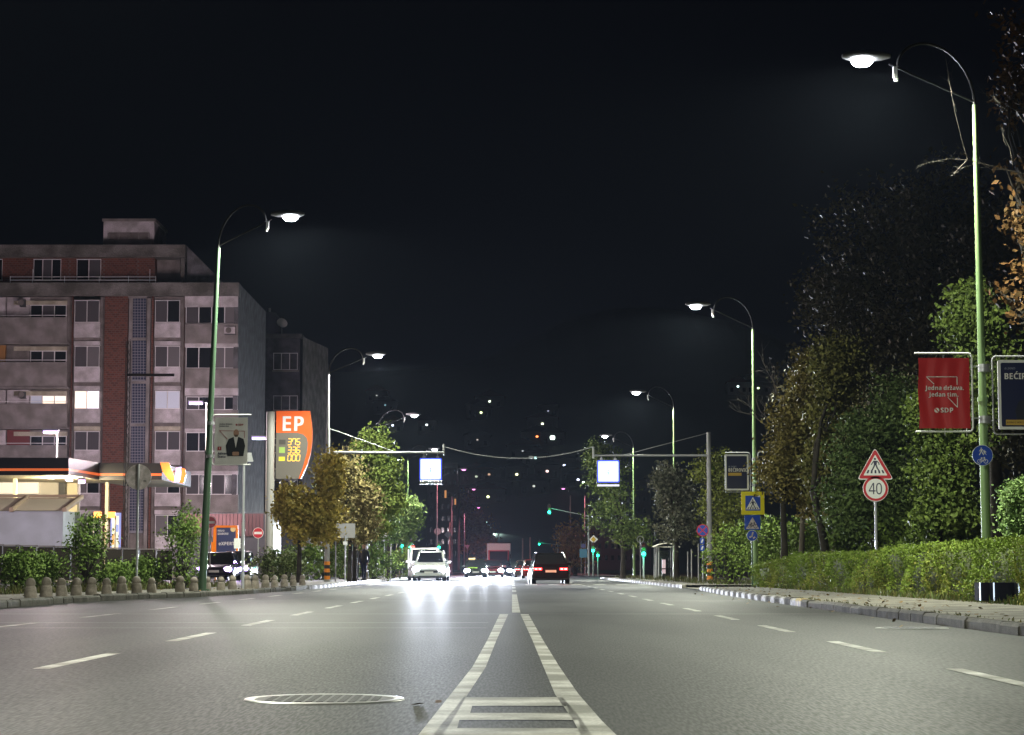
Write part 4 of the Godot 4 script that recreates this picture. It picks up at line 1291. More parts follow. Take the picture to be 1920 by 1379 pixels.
func build_lights_and_gantries():
	var cool = Color(0.985, 1.0, 0.92)
	var e = 200.0
	# left row
	street_lamp("grey green lamp post of the filling station side beyond the picture edge", 19.2, -8.2, -5.95, M.pole_dark_green, e, M.lamp, cool)
	street_lamp("leaning dark green lamp post carrying the portrait banner", 55.7, -8.05, -5.95, M.pole_dark_green, e, M.lamp, cool, 0.3, 1.2)
	street_lamp("curved lamp post standing at the bus stop gantry", 92.4, -7.98, -5.95, M.galv, e, M.lamp, cool)
	street_lamp("lamp post rising out of the bright green tree", 128.7, -8.1, -6.0, M.pole_green, e, M.lamp, cool)
	street_lamp("slim green lamp post behind the round pale sign back", 165.5, -8.1, -6.1, M.pole_green, e, M.lamp, cool)
	# right row
	street_lamp("lamp post of the hedge side next to the camera", 1.8, 8.5, 6.5, M.pole_green, e, M.lamp, cool)
	street_lamp("bright green lamp post carrying the red banner", 38.3, 8.5, 6.5, M.pole_green, e, M.lamp, cool, -0.05)
	street_lamp("bright green lamp post with a poster and an empty bracket", 74.9, 8.52, 6.6, M.pole_green, e, M.lamp, cool)
	street_lamp("bright green lamp post in front of the bus shelter", 112.0, 8.52, 6.65, M.pole_green, e, M.lamp, cool)
	street_lamp("far lamp post hidden among the trees of the hedge side", 149.0, 8.5, 6.6, M.pole_green, e, M.lamp, cool)
	# pink lamps past the crossing
	var pink = Color(1.0, 0.55, 0.62)
	street_lamp("pink glowing lamp just past the crossing", 199.0, -7.0, -4.6, M.galv_dull, 110.0, M.lamp_pink, pink)
	street_lamp("pink glowing lamp behind the first pink one", 248.0, -7.0, -4.55, M.galv_dull, 110.0, M.lamp_pink, pink)
	street_lamp("pink glowing lamp over the orange brown tree", 246.0, 8.4, 6.0, M.galv_dull, 110.0, M.lamp_pink, pink)
	street_lamp("farthest pink glowing lamp beside the rusty corner tree", 322.0, -7.2, gx(896, 322.0), M.galv_dull, 150.0, M.lamp_pink, pink)
	var i = 0
	for q in [[912, 979], [915.5, 986], [920, 990.5], [923.5, 994.5], [927, 999], [931.5, 1001]]:
		var z = 9.3 * F / (HORIZON - q[1])
		var t = street_lamp("tiny greenish lamp in the distant receding row", z, gx(q[0], z) - 2.2, gx(q[0], z), M.galv_dull, 90.0 if i % 2 == 0 else 0.0, M.lamp_far, Color(0.85, 1.0, 0.95), 0.0, 1.0, "distant_lamp")
		t.set_meta("group", "distant receding lamps")
		i += 1
	gantry("steel mast with orange black bands and crossing beam by the bus stop", -7.98, 832, 849, 92.4, 803, 803, 737, 807.5, 880.5, true, true, false)
	gantry("steel mast with orange black bands and crossing beam by the driveway", gx(1331, 92.4), 1113, 854.5, 92.4, 811, 812, 1176, 1140.5, 884.5, true, false, true)
	cable()
	traffic_light("green traffic light hanging from a mast arm over the outbound lanes", 1030, 961, 178.0, true, 953, 1104, 966)
	traffic_light("green traffic light on a post under the yellow diamond sign", 1112, 1033, 176.0)
	traffic_light("smaller green traffic light behind the one under the diamond sign", 1121, 1042, 190.0)
	traffic_light("small green traffic light next to the ring shaped stop sign", 1207, 1039, 120.0)
	traffic_light("far green traffic light hanging from an arm beyond the crossing", 1011, 1021, 295.0, true, 1018, 1046, 1020)
	traffic_light("green traffic light beside the red topped white van", 769.5, 1027, 160.0)
	traffic_light("green traffic light directly above the white off-roader roof", 823, 1027, 216.0)
	traffic_light("tiny green traffic light deep behind the bus stop trees", 754, 1024, 176.0)
	traffic_light("green pedestrian light above the waiting people", 665.5, 1031, 118.0)

# ---------------------------------------------------------------- banners and posters
func banner_frame(t, x_pole, x0, x1, y0, y1, material):
	# bracket: two horizontal rods joined by an upright next to the pole
	var s = sign(x0 - x1)
	var mb := MB.new()
	mb.path([Vector3(x0, y1, 0), Vector3(x1 + s * 0.06, y1, 0), Vector3(x1 + s * 0.02, y1 - 0.02, 0), Vector3(x1, y1 - 0.07, 0), Vector3(x1, y0 + 0.07, 0), Vector3(x1 + s * 0.02, y0 + 0.02, 0), Vector3(x1 + s * 0.06, y0, 0), Vector3(x0, y0, 0)], 0.016, 8)
	obj(mb, "bracket", material, t)
	for q in [0.17, 0.83]:
		mb = MB.new()
		var y = lerp(y0, y1, q)
		mb.tube(Vector3(x1, y, 0), Vector3(x_pole, y, 0), 0.014, 0.014, 8)
		mb.tube(Vector3(x_pole, y - 0.04, 0), Vector3(x_pole, y + 0.04, 0), 0.1, 0.1, 12)
		obj(mb, "pole_clip", M.galv, t)

func wavy(x0, y0, x1, y1, amp, ph) -> MB:
	var mb := MB.new()
	var nx = 36; var ny = 24
	var f = func(i, j) -> Vector3:
		var u = i / float(nx); var v = j / float(ny)
		var d = amp * (sin(u * 21.0 + ph + 1.6 * sin(v * 3.0)) * (0.35 + 0.65 * sin(PI * v)) + 0.7 * sin(u * 9.0 + v * 4.0))
		var edge = 0.012 * sin(v * 9.0) * (1 - u)
		return Vector3(lerp(x0, x1, u) + edge, lerp(y0, y1, v), d)
	for i in nx:
		for j in ny:
			var a = f.call(i, j + 1); var b = f.call(i + 1, j + 1); var c = f.call(i + 1, j); var d = f.call(i, j)
			var s = mb.v.size()
			for q in [[a, i, j + 1], [b, i + 1, j + 1], [c, i + 1, j], [d, i, j]]:
				var du = f.call(q[1] + 1, q[2]) - f.call(q[1] - 1, q[2])
				var dv = f.call(q[1], q[2] + 1) - f.call(q[1], q[2] - 1)
				mb.vert(q[0], du.cross(dv).normalized())
			mb.ix.append_array([s, s + 1, s + 2, s, s + 2, s + 3])
	return mb

func portrait(t, c: Vector2, s: float, z, dark_suit, skin, shirt):
	# printed half figure about s tall: jacket, shirt, head, hands
	plate_of(t, "printed_jacket", PackedVector2Array([c + Vector2(-0.3, -0.5) * s, c + Vector2(-0.36, -0.12) * s, c + Vector2(-0.26, 0.12) * s, c + Vector2(-0.08, 0.2) * s, c + Vector2(0.1, 0.2) * s, c + Vector2(0.28, 0.12) * s, c + Vector2(0.34, -0.12) * s, c + Vector2(0.28, -0.5) * s]), z, z + 0.001, dark_suit)
	plate_of(t, "printed_shirt", PackedVector2Array([c + Vector2(-0.08, 0.2) * s, c + Vector2(0.08, 0.2) * s, c + Vector2(0.0, -0.2) * s]), z + 0.001, z + 0.002, shirt)
	var head := PackedVector2Array()
	for i in 18:
		var a = TAU * i / 18
		head.append(c + Vector2(0.01 + cos(a) * 0.1, 0.335 + sin(a) * 0.14) * s)
	plate_of(t, "printed_head", head, z + 0.002, z + 0.003, skin)
	plate_of(t, "printed_beard", PackedVector2Array([c + Vector2(-0.07, 0.28) * s, c + Vector2(0.09, 0.28) * s, c + Vector2(0.06, 0.2) * s, c + Vector2(-0.04, 0.2) * s]), z + 0.003, z + 0.0035, plain(0.1, 0.06, 0.045, 0.7))
	plate_of(t, "printed_hands", rounded(rect(c.x - 0.12 * s, c.y - 0.48 * s, c.x + 0.12 * s, c.y - 0.34 * s), 0.04 * s), z + 0.002, z + 0.003, skin)

func build_banners():
	var mb: MB
	# red banner
	var z = 38.1
	var k = z / F
	var px0 = 1771.0
	var base = at(px0, 737, z)
	var L = Loc.new(px0, 737.0, k)
	var t = thing("red_banner", "red fabric banner with white triangle lines hung on the lamp post", "banner", base)
	banner_frame(t, 8.47 - base.x, L.x(1716), L.x(1824), L.y(810), L.y(662), M.white)
	var red = plain(0.5, 0.03, 0.035, 0.32)
	obj(wavy(L.x(1722.5), L.y(804), L.x(1819), L.y(671), 0.010, 0.4), "fabric", red, t)
	for q in [1771, 1812]:
		mb = MB.new()
		mb.tube(Vector3(L.x(q), L.y(803), 0), Vector3(L.x(q), L.y(818), 0), 0.006, 0.006, 6)
		obj(mb, "tie", M.white, t)
	var ink = plain(0.75, 0.72, 0.7, 0.5)
	var zf = 0.019
	for q in [[1737, 707, 1795, 707], [1737.5, 707, 1752, 721], [1795, 707, 1795, 722], [1795, 746, 1795, 765], [1777, 745.5, 1795, 764.5]]:
		plate_of(t, "printed_line", bar(L.p(q[0], q[1]), L.p(q[2], q[3]), 0.013), zf, zf + 0.002, ink)
	text(t, "slogan", "Jedna država.", Vector3(L.x(1772), L.y(728), zf), 0.075, ink, true, "Droid Sans", 1.02)
	text(t, "slogan", "Jedan tim.", Vector3(L.x(1770), L.y(740.5), zf), 0.075, ink, true, "Droid Sans", 1.02)
	text(t, "party_name", "SDP", Vector3(L.x(1775), L.y(770), zf), 0.085, ink, true, "Droid Sans", 1.1)
	plate_of(t, "emblem", disc(L.p(1756, 770), 0.045, 20), zf, zf + 0.002, ink)
	plate_of(t, "emblem_stroke", bar(L.p(1753, 767), L.p(1759, 773), 0.02), zf + 0.002, zf + 0.003, red)
	# dark blue poster at the edge
	px0 = 1925.0
	base = at(px0, 740, z)
	L = Loc.new(px0, 740.0, k)
	t = thing("blue_poster", "white framed dark blue portrait poster on the lamp post with the red banner", "poster", base, "framed election posters")
	banner_frame(t, 8.47 - base.x, L.x(1985), L.x(1862), L.y(815), L.y(668), M.galv_dull)
	poster(t, L.x(1872), L.y(806), L.x(1978), L.y(675), 0.05)
	text(t, "title", "dr.DENIS", Vector3(L.x(1884), L.y(691), 0.022), 0.035, plain(0.35, 0.36, 0.45, 0.6), false, "Droid Sans", 1.0, true)
	text(t, "surname", "BEĆIROVIĆ", Vector3(L.x(1883), L.y(706), 0.022), 0.105, ink, true, "Droid Sans", 0.95, true)
	portrait(t, Vector2(L.x(1928), L.y(762)), 0.66, 0.02, plain(0.012, 0.015, 0.03, 0.5), plain(0.3, 0.17, 0.11, 0.6), ink)
	plate_of(t, "gold_strip", rect(L.x(1885), L.y(798), L.x(1968), L.y(788)), 0.024, 0.026, plain(0.5, 0.32, 0.06, 0.5))
	text(t, "strip_words", "BOSNU I HERCEGOVINU", Vector3(L.x(1886), L.y(793), 0.027), 0.03, plain(0.1, 0.06, 0.01, 0.6), true, "Droid Sans", 1.0, true)
	# poster further down, with an empty bracket opposite
	z = 74.7
	k = z / F
	px0 = 1383.0
	base = at(px0, 886, z)
	L = Loc.new(px0, 886.0, k)
	t = thing("blue_poster", "white framed dark blue poster with white surname above the yellow sign", "poster", base, "framed election posters")
	banner_frame(t, 8.52 - base.x, L.x(1360), L.x(1407), L.y(923), L.y(849), M.galv)
	poster(t, L.x(1359.5), L.y(920), L.x(1404), L.y(852.5), 0.06)
	text(t, "title", "dr.DENIS", Vector3(L.x(1366), L.y(875.5), 0.022), 0.05, plain(0.35, 0.36, 0.45, 0.6), false, "Droid Sans", 1.0, true)
	text(t, "surname", "BEĆIROVIĆ", Vector3(L.x(1365.5), L.y(882), 0.022), 0.11, ink, true, "Droid Sans", 0.82, true)
	plate_of(t, "gold_strip", rect(L.x(1365.5), L.y(892.5), L.x(1390.5), L.y(887)), 0.022, 0.024, plain(0.5, 0.32, 0.06, 0.5))
	px0 = 1445.0
	base = at(px0, 886, z)
	L = Loc.new(px0, 886.0, k)
	t = thing("empty_bracket", "empty steel banner bracket opposite the blue poster", "bracket", base)
	banner_frame(t, 8.52 - base.x, L.x(1470), L.x(1422), L.y(923), L.y(848), M.galv)
	# portrait banner on the left lamp post
	z = 55.5
	k = z / F
	px0 = 432.0
	base = at(px0, 827, z)
	L = Loc.new(px0, 827.0, k)
	t = thing("portrait_banner", "white banner printed with a suited half figure on the lamp post", "banner", base)
	banner_frame(t, -7.86 - base.x, L.x(470), L.x(397.5), L.y(872), L.y(778), M.white)
	obj(wavy(L.x(402), L.y(872), L.x(464), L.y(783), 0.004, 1.4), "fabric", plain(0.6, 0.58, 0.57, 0.5), t)
	zf = 0.013
	var maroon = plain(0.3, 0.03, 0.04, 0.6)
	for q in [[411, 808, 458, 809], [411, 808, 426, 824], [458, 809, 458, 822]]:
		plate_of(t, "printed_line", bar(L.p(q[0], q[1]), L.p(q[2], q[3]), 0.012), zf, zf + 0.002, maroon)
	text(t, "slogan", "Jedna država.", Vector3(L.x(411), L.y(795.5), zf), 0.034, M.sign_ink, true, "Droid Sans", 1.1, true)
	text(t, "slogan", "Jedan tim.", Vector3(L.x(411), L.y(799.5), zf), 0.034, M.sign_ink, true, "Droid Sans", 1.1, true)
	text(t, "party_name", "SDP", Vector3(L.x(451), L.y(797), zf), 0.05, maroon, true, "Droid Sans", 1.1)
	plate_of(t, "emblem", disc(L.p(443, 797), 0.025, 14), zf, zf + 0.002, maroon)
	portrait(t, L.p(442, 830), 0.72, zf, plain(0.008, 0.009, 0.015, 0.5), plain(0.36, 0.2, 0.14, 0.6), plain(0.6, 0.58, 0.58, 0.6))
	plate_of(t, "red_box", rect(L.x(408), L.y(845), L.x(415), L.y(838)), zf, zf + 0.002, maroon)
	text(t, "list_number", "1", Vector3(L.x(411.5), L.y(841.5), zf + 0.002), 0.05, ink)
	text(t, "printed_name", "Adnan", Vector3(L.x(408), L.y(851), zf), 0.06, M.sign_ink, true, "Droid Sans", 1.0, true)
	text(t, "printed_name", "Šteta", Vector3(L.x(408), L.y(857), zf), 0.06, M.sign_ink, true, "Droid Sans", 1.0, true)
	# far blue poster left
	z = 133.0
	k = z / F
	px0 = 733.0
	base = at(px0, 962, z)
	L = Loc.new(px0, 962.0, k)
	t = thing("blue_poster", "small white framed dark blue poster among the street trees", "poster", base, "framed election posters")
	poster(t, L.x(718), L.y(981), L.x(747), L.y(943), 0.06)
	plate_of(t, "white_words", rect(L.x(721), L.y(963), L.x(741), L.y(959.5)), 0.022, 0.024, ink)
	plate_of(t, "gold_strip", rect(L.x(721), L.y(966), L.x(738), L.y(964)), 0.022, 0.024, plain(0.5, 0.32, 0.06, 0.5))
	mb = MB.new()
	mb.tube(Vector3(L.x(733), L.y(981), -0.04), Vector3(L.x(733), 0.12 - base.y, -0.04), 0.04, 0.04, 8)
	obj(mb, "post", M.galv_dull, t)

func poster(t, x0, y0, x1, y1, rim):
	plate_of(t, "frame", rounded(rect(x0, y0, x1, y1), 0.03), -0.025, 0.012, M.white)
	plate_of(t, "print", rounded(rect(x0 + rim, y0 + rim, x1 - rim, y1 - rim), 0.03), 0.012, 0.02, plain(0.01, 0.015, 0.06, 0.4))

# ---------------------------------------------------------------- apartment block
# opening filled with a frame, mullions and panes; pixel rectangle at distance z
func window_at(t, x0, y0, x1, y1, z, panes, pane_mats, frame_mat, curtain = null):
	var w = pbox(t, "window", x0, y1 - 1.2, x1, y1, z - 0.03, 0.12, frame_mat)
	pbox(w2(t, w), "frame", x0, y0, x1, y0 + 1.2, z - 0.03, 0.12, frame_mat)
	for i in panes + 1:
		var x = lerp(float(x0), float(x1), i / float(panes))
		var hw = 0.9 if i > 0 and i < panes else 0.7
		pbox(w2(t, w), "mullion", x - hw + (0.7 if i == 0 else (-0.7 if i == panes else 0.0)), y0 + 1.2, x + hw + (0.7 if i == 0 else (-0.7 if i == panes else 0.0)), y1 - 1.2, z - 0.02, 0.1, frame_mat)
	for i in panes:
		var a = lerp(float(x0), float(x1), i / float(panes)) + 0.9
		var b = lerp(float(x0), float(x1), (i + 1) / float(panes)) - 0.9
		pbox(w2(t, w), "pane", a, y0 + 1.2, b, y1 - 1.2, z + 0.04, 0.03, pane_mats[i % pane_mats.size()])
	return w

# parts below a window are placed from the window's own origin, which is the building's
func w2(t, w):
	w.set_meta("origin", t.position)
	return W2.new(w, t.position)

class W2:
	var node; var position
	func _init(n, p):
		node = n; position = p
	func add_child(o, readable := false):
		node.add_child(o, readable)

func build_apartments():
	var z = 143.0
	var t = thing("apartment_block", "brick and white panel apartment block behind the filling station", "building", Vector3(gx(200, z), 0.1, -z))
	var brick = brick_material()
	var conc = grainy(0.34, 0.295, 0.29, 0.9, 91, 1.5, 6.0, 0.2, 0.18)
	var stained = grainy(0.3, 0.27, 0.26, 0.9, 93, 2.5, 9.0, 0.3, 0.35)
	var white = grainy(0.68, 0.6, 0.64, 0.7, 95, 2.0, 5.0, 0.15, 0.2)
	var cream = grainy(0.6, 0.53, 0.42, 0.8, 96, 2.0, 5.0, 0.15, 0.2)
	var frame = plain(0.75, 0.7, 0.72, 0.5)
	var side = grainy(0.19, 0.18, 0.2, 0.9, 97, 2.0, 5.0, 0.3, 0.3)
	var dark_room = grainy(0.26, 0.22, 0.21, 0.9, 94, 1.5, 5.0, 0.2, 0.2)
	var pane = plain(0.012, 0.013, 0.016, 0.06)
	var curtain = plain(0.13, 0.115, 0.12, 0.8)
	var curtain2 = plain(0.06, 0.052, 0.058, 0.8)
	var lit = glow(1.0, 0.82, 0.66, 1.3)
	var lit2 = glow(0.95, 0.9, 1.0, 1.6)
	var lit3 = glow(0.62, 0.62, 0.75, 0.28)
	# inner mass (set back behind the openings)
	var a = at(-160, 1087, z); var b = at(447, 556, z)
	var mb := MB.new()
	mb.box(Vector3(a.x, 0.1, -z - 16.0) - t.position, Vector3(b.x - 0.02, b.y, -z - 0.35) - t.position)
	obj(mb, "core", dark_room, t)
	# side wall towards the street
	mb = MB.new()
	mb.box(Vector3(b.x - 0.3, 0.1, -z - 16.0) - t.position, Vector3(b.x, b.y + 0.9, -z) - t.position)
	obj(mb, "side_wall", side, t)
	# piers
	for q in [[125, 137], [187, 240], [276, 288], [338, 346]]:
		pbox(t, "brick_pier", q[0], 554, q[1], 1086, z, 0.34, brick)
	pbox(t, "cornice", -160, 530, 447.5, 555, z - 0.25, 1.2, stained)
	# roof storey set back
	pbox(t, "roof_storey_wall", -160, 482, 290, 531, z + 1.2, 6.0, brick)
	pbox(t, "roof_storey_recess", 290, 484, 338, 531, z + 2.2, 5.0, dark_room)
	pbox(t, "roof_storey_pier", 338, 484, 346, 531, z + 1.0, 0.3, stained)
	pbox(t, "roof_slab", -160, 459, 347, 482, z + 0.8, 8.0, stained)
	for q in [[62, 114, 3], [143, 189, 2], [-20, 4, 1]]:
		window_at(t, q[0], 486, q[1], 526, z + 1.15, q[2], [pane, curtain2], frame)
	# sloping stair roof
	var p0 = at(347, 459, z + 0.8) - t.position; var p1 = at(402, 497, z + 9) - t.position; var p2 = at(347, 531, z + 0.8) - t.position
	mb = MB.new()
	var q0 = Vector3(p0.x, p0.y, 0); var q1 = Vector3(p0.x + 2.6, p2.y, 0)
	mb.plate(PackedVector2Array([Vector2(q0.x + 0.02, q0.y), Vector2(q1.x, q1.y), Vector2(q0.x + 0.02, q1.y)]), -9.0, -1.6)
	obj(mb, "stair_roof", side, t)
	# plant room on the roof
	pbox(t, "plant_room", 193, 413, 289, 459, z + 2.0, 5.0, white)
	pbox(t, "vent_band", 203, 436, 279, 450, z + 1.97, 0.06, dark_room)
	for i in 5:
		pbox(t, "vent_louvre", 201 + i * 19, 437, 204 + i * 19, 449, z + 1.9, 0.08, conc)
	pbox(t, "plant_room_cap", 191, 410, 291, 415, z + 1.9, 5.2, conc)
	# roof railing
	for y in [519, 525]:
		pbox(t, "rail", 18, y, 291, y + 0.8, z + 0.05, 0.04, frame)
	for x in [18, 60, 120, 185, 240, 280, 291]:
		pbox(t, "rail_post", x, 505 if x == 280 or x == 60 else 518, x + 0.9, 530, z + 0.06, 0.04, frame)
	var rows = [[562, 605], [648, 689], [732, 767], [808, 845], [887, 926], [965, 1006]]
	for r in rows.size():
		var y0 = rows[r][0]; var y1 = rows[r][1]
		var nexty = rows[r + 1][0] if r + 1 < rows.size() else 1084
		# narrow bays with white panel under the window
		for bay in [[138, 187, 0], [289, 338, 1]]:
			pbox(t, "white_panel", bay[0], y1, bay[1], nexty - 15, z - 0.02, 0.3, white)
			pbox(t, "slot", bay[0], nexty - 15, bay[1], nexty - 8, z + 0.2, 0.15, dark_room)
			pbox(t, "lintel_panel", bay[0], nexty - 8, bay[1], nexty, z - 0.02, 0.3, cream if r % 3 == 2 else white)
			var mats = [curtain, pane]
			if r == 0: mats = [curtain2, pane] if bay[2] == 1 else [curtain2, curtain2]
			if r == 1: mats = [curtain2, curtain]
			if r == 2: mats = [lit, lit2] if bay[2] == 0 else [lit3, lit3]
			if r == 3: mats = [curtain2, curtain2]
			window_at(t, bay[0] + 1, y0 + 1, bay[1] - 1, y1, z + 0.08, 2, mats, frame)
		pbox(t, "lintel_panel", 138, 555, 187, 562, z - 0.02, 0.3, cream)
		# right bay
		pbox(t, "parapet", 346, y1 + 2, 446, nexty - 4, z - 0.15, 0.45, conc)
		pbox(t, "bay_header", 346, nexty - 4, 446, nexty + (10 if r == 1 else 3), z - 0.02, 0.3, white)
		var m4 = [pane, pane, curtain, curtain]
		if r == 0: m4 = [curtain2, pane, pane, curtain]
		if r == 2: m4 = [curtain2, pane, curtain, pane]
		if r == 4: m4 = [curtain2, pane, curtain2, pane]
		window_at(t, 348, y0 + (12 if r == 0 or r == 2 else 3), 445, y1 + 2, z + 0.06, 4, m4, frame)
		# wide balcony bay at the outer side
		pbox(t, "balcony_parapet", -160, y1 - 10, 125, nexty - 6, z - 0.9, 0.25, conc)
		pbox(t, "balcony_slab", -160, nexty - 7, 125, nexty - 3, z - 0.9, 1.2, conc)
		pbox(t, "blind_box", 25, y0 + 2, 125, y0 + 10, z + 0.1, 0.2, cream)
		pbox(t, "balcony_wall", -160, y0 - 4, 10, y1 + 3, z + 0.1, 0.2, white if r != 1 else plain(0.3, 0.14, 0.04, 0.8))
		pbox(t, "balcony_wall", 12, y0 - 4, 55, y1 + 3, z + 0.15, 0.2, [white, dark_room, white, plain(0.16, 0.03, 0.03, 0.8), dark_room, dark_room][r])
		window_at(t, 56, y0 + 10, 124, y1 + 2, z + 0.12, 3, [lit3, lit, lit] if r == 2 else [pane, curtain2, pane], frame)
		pbox(t, "handrail", -160, y1 - 14, 125, y1 - 13, z - 0.85, 0.04, frame)
	pbox(t, "bay_header", 346, 555, 446, 576, z - 0.02, 0.3, white)
	# blue white and orange reflections of the forecourt signs in the lower glazing
	# glass block stair light: crossbars and a grid of blocks
	for y in [557, 636, 717, 797, 876]:
		pbox(t, "floor_band", 240, y - 2.5, 276, y + 2.5, z + 0.0, 0.3, conc)
	for x in [[240, 242], [274, 276]]:
		pbox(t, "stair_light_frame", x[0], 560, x[1], 1086, z + 0.03, 0.25, conc)
	mb = MB.new()
	var gm := MB.new()
	for r in [[560, 633], [639, 714], [720, 794], [800, 873], [880, 1000]]:
		var y = float(r[0])
		while y < r[1] - 4:
			for i in 6:
				var u = at(242.5 + i * 5.3, y + 4.2, z + 0.12) - t.position
				var v = at(242.5 + i * 5.3 + 4.2, y, z + 0.12) - t.position
				gm.box(Vector3(u.x, u.y, u.z - 0.08), Vector3(v.x, v.y, v.z))
			y += 5.3
	var gb = obj(gm, "glass_blocks", plain(0.05, 0.055, 0.09, 0.12), t)
	gb.set_meta("kind", "stuff")
	pbox(t, "mortar_panel", 242, 560, 274, 1000, z + 0.16, 0.1, plain(0.22, 0.21, 0.24, 0.8))
	# air conditioners
	for q in [[420, 613, 440, 626], [36, 561, 46, 574], [36, 735, 46, 746]]:
		var ac = thing("air_conditioner", ["white air conditioner box under the topmost street corner window", "dark air conditioner on the highest balcony of the brick block", "dark air conditioner beside the lit balcony window"][[420, 36, 36].find(q[0]) if q[1] != 735 else 2], "air conditioner", at((q[0] + q[2]) / 2.0, q[3], z - 0.4), "air conditioners on the brick block")
		pbox(ac, "casing", q[0], q[1], q[2], q[3], z - 0.5, 0.35, white if q[0] == 420 else plain(0.06, 0.06, 0.06, 0.7))
		var c = at((q[0] + q[2]) / 2.0 - 2, (q[1] + q[3]) / 2.0, z - 0.52) - ac.position
		plate_of(ac, "fan_grille", disc(Vector2(c.x, c.y), 0.2, 18), c.z, c.z + 0.02, dark_room)
		pbox(ac, "wall_bracket", q[0], q[3], q[2], q[3] + 1.0, z - 0.5, 0.5, M.dark)
	# second block behind, lower
	z = 172.0
	t = thing("apartment_block", "lower grey apartment block tucked behind the brick one", "building", Vector3(gx(540, z), 0.1, -z))
	pbox(t, "wall", 470, 632, 563, 1086, z, 12.0, grainy(0.15, 0.14, 0.18, 0.9, 98, 2.0, 5.0, 0.3, 0.3))
	var e0 = at(563, 1086, z) - t.position
	mb = MB.new()
	var top = at(563, 632, z).y - t.position.y
	mb.quad(Vector3(e0.x + 0.03, top, 0), Vector3(e0.x + 1.3, top, -9.0), Vector3(e0.x + 1.3, 0, -9.0), Vector3(e0.x + 0.03, 0, 0))
	obj(mb, "gable_wall", grainy(0.36, 0.3, 0.29, 0.9, 99, 2.0, 5.0, 0.3, 0.3), t)
	pbox(t, "parapet", 468, 626, 566, 634, z - 0.2, 12.0, side)
	for r in [[662, 694], [742, 770], [822, 850], [900, 928]]:
		window_at(t, 512, r[0], 558, r[1], z - 0.02, 3, [pane, curtain2, pane], frame)
		pbox(t, "sill", 510, r[1], 560, r[1] + 3, z - 0.25, 0.3, conc)
	# roof gear: satellite dish and tank
	var roof_y = at(540, 626, z)
	var dsh = thing("roof_tank", "dark rounded tank on the lower block roof edge", "tank", at(505, 626, z + 1) , "roof gear")
	mb = MB.new()
	mb.lathe(Vector3.ZERO, [Vector2(0.9, 0.0), Vector2(0.95, 0.3), Vector2(0.9, 1.2), Vector2(0.5, 1.7), Vector2(0.01, 1.8)], 16)
	obj(mb, "tank_shell", plain(0.08, 0.08, 0.12, 0.6), dsh)
	mb = MB.new()
	mb.tube(Vector3(0, 1.75, 0), Vector3(0, 2.1, 0), 0.1, 0.1, 8)
	obj(mb, "tank_neck", M.galv_dull, dsh)
	var dish = thing("satellite_dish", "small pale satellite dish at the lower block roof corner", "satellite dish", at(528, 626, z + 0.6), "roof gear")
	mb = MB.new()
	mb.tube(Vector3.ZERO, Vector3(0, 0.8, 0), 0.04, 0.04, 8)
	obj(mb, "mast", M.galv_dull, dish)
	mb = MB.new()
	mb.lathe(Vector3.ZERO, [Vector2(0.01, 0.0), Vector2(0.25, 0.04), Vector2(0.45, 0.14)], 16)
	var dd = obj(mb, "dish", M.white, dish)
	dd.position = Vector3(0, 0.8, 0.1)
	dd.rotation = Vector3(1.1, 0.4, 0)
	# low reddish shop wall behind the exit
	z = 128.0
	t = thing("shop_hall", "low hall with ribbed dull red cladding behind the station exit", "building", Vector3(gx(430, z), 0.1, -z))
	pbox(t, "wall", 330, 962, 500, 1085, z, 8.0, M.dark)
	for i in 22:
		pbox(t, "cladding_panel", 340 + i * 7.0, 964, 346.6 + i * 7.0, 1006, z - 0.08, 0.08, plain(0.11, 0.045, 0.046, 0.6) if i < 17 else plain(0.05, 0.015, 0.015, 0.6))
	# long dark block beyond the crossing
	z = 300.0
	t = thing("far_block", "dark unlit tower block beyond the crossing with orange stair windows", "building", Vector3(gx(850, z), 0.0, -z))
	pbox(t, "wall", 800, 868, 858, 1070, z, 14.0, plain(0.1, 0.085, 0.08, 0.9))
	for q in [[833.5, 920, 837, 934], [852, 936, 855, 947]]:
		pbox(t, "window", q[0], q[1], q[2], q[3], z - 0.05, 0.06, glow(1.0, 0.45, 0.15, 0.6))
	for i in 5:
		for j in 8:
			pbox(t, "window", 806 + i * 11, 880 + j * 22, 811 + i * 11, 889 + j * 22, z - 0.03, 0.05, pane)
	z = 330.0
	t = thing("far_block", "dark tower block beyond the crossing on the hedge side", "building", Vector3(gx(1160, z), 0.0, -z))
	pbox(t, "wall", 1105, 900, 1220, 1070, z, 14.0, plain(0.08, 0.08, 0.085, 0.9))
	for i in 9:
		for j in 7:
			pbox(t, "window", 1110 + i * 12, 910 + j * 22, 1115 + i * 12, 919 + j * 22, z - 0.03, 0.05, pane)

func brick_material() -> StandardMaterial3D:
	# far wall: bricks under three pixels, colour only
	var im := Image.create(256, 256, false, Image.FORMAT_RGB8)
	var r := RandomNumberGenerator.new()
	r.seed = 5
	im.fill(Color(0.42, 0.36, 0.33))
	for j in 16:
		for i in 9:
			var o = (j % 2) * 14
			var k = r.randf_range(0.8, 1.1)
			im.fill_rect(Rect2i((i * 28 + o) % 252 + 1, j * 16 + 1, 25, 13), Color(0.42 * k, 0.24 * k, 0.19 * k))
	var m := plain(0.85, 0.8, 0.8, 0.9)
	m.albedo_texture = ImageTexture.create_from_image(im)
	m.uv1_triplanar = true
	m.uv1_world_triplanar = true
	m.uv1_scale = Vector3.ONE * 0.43
	return m

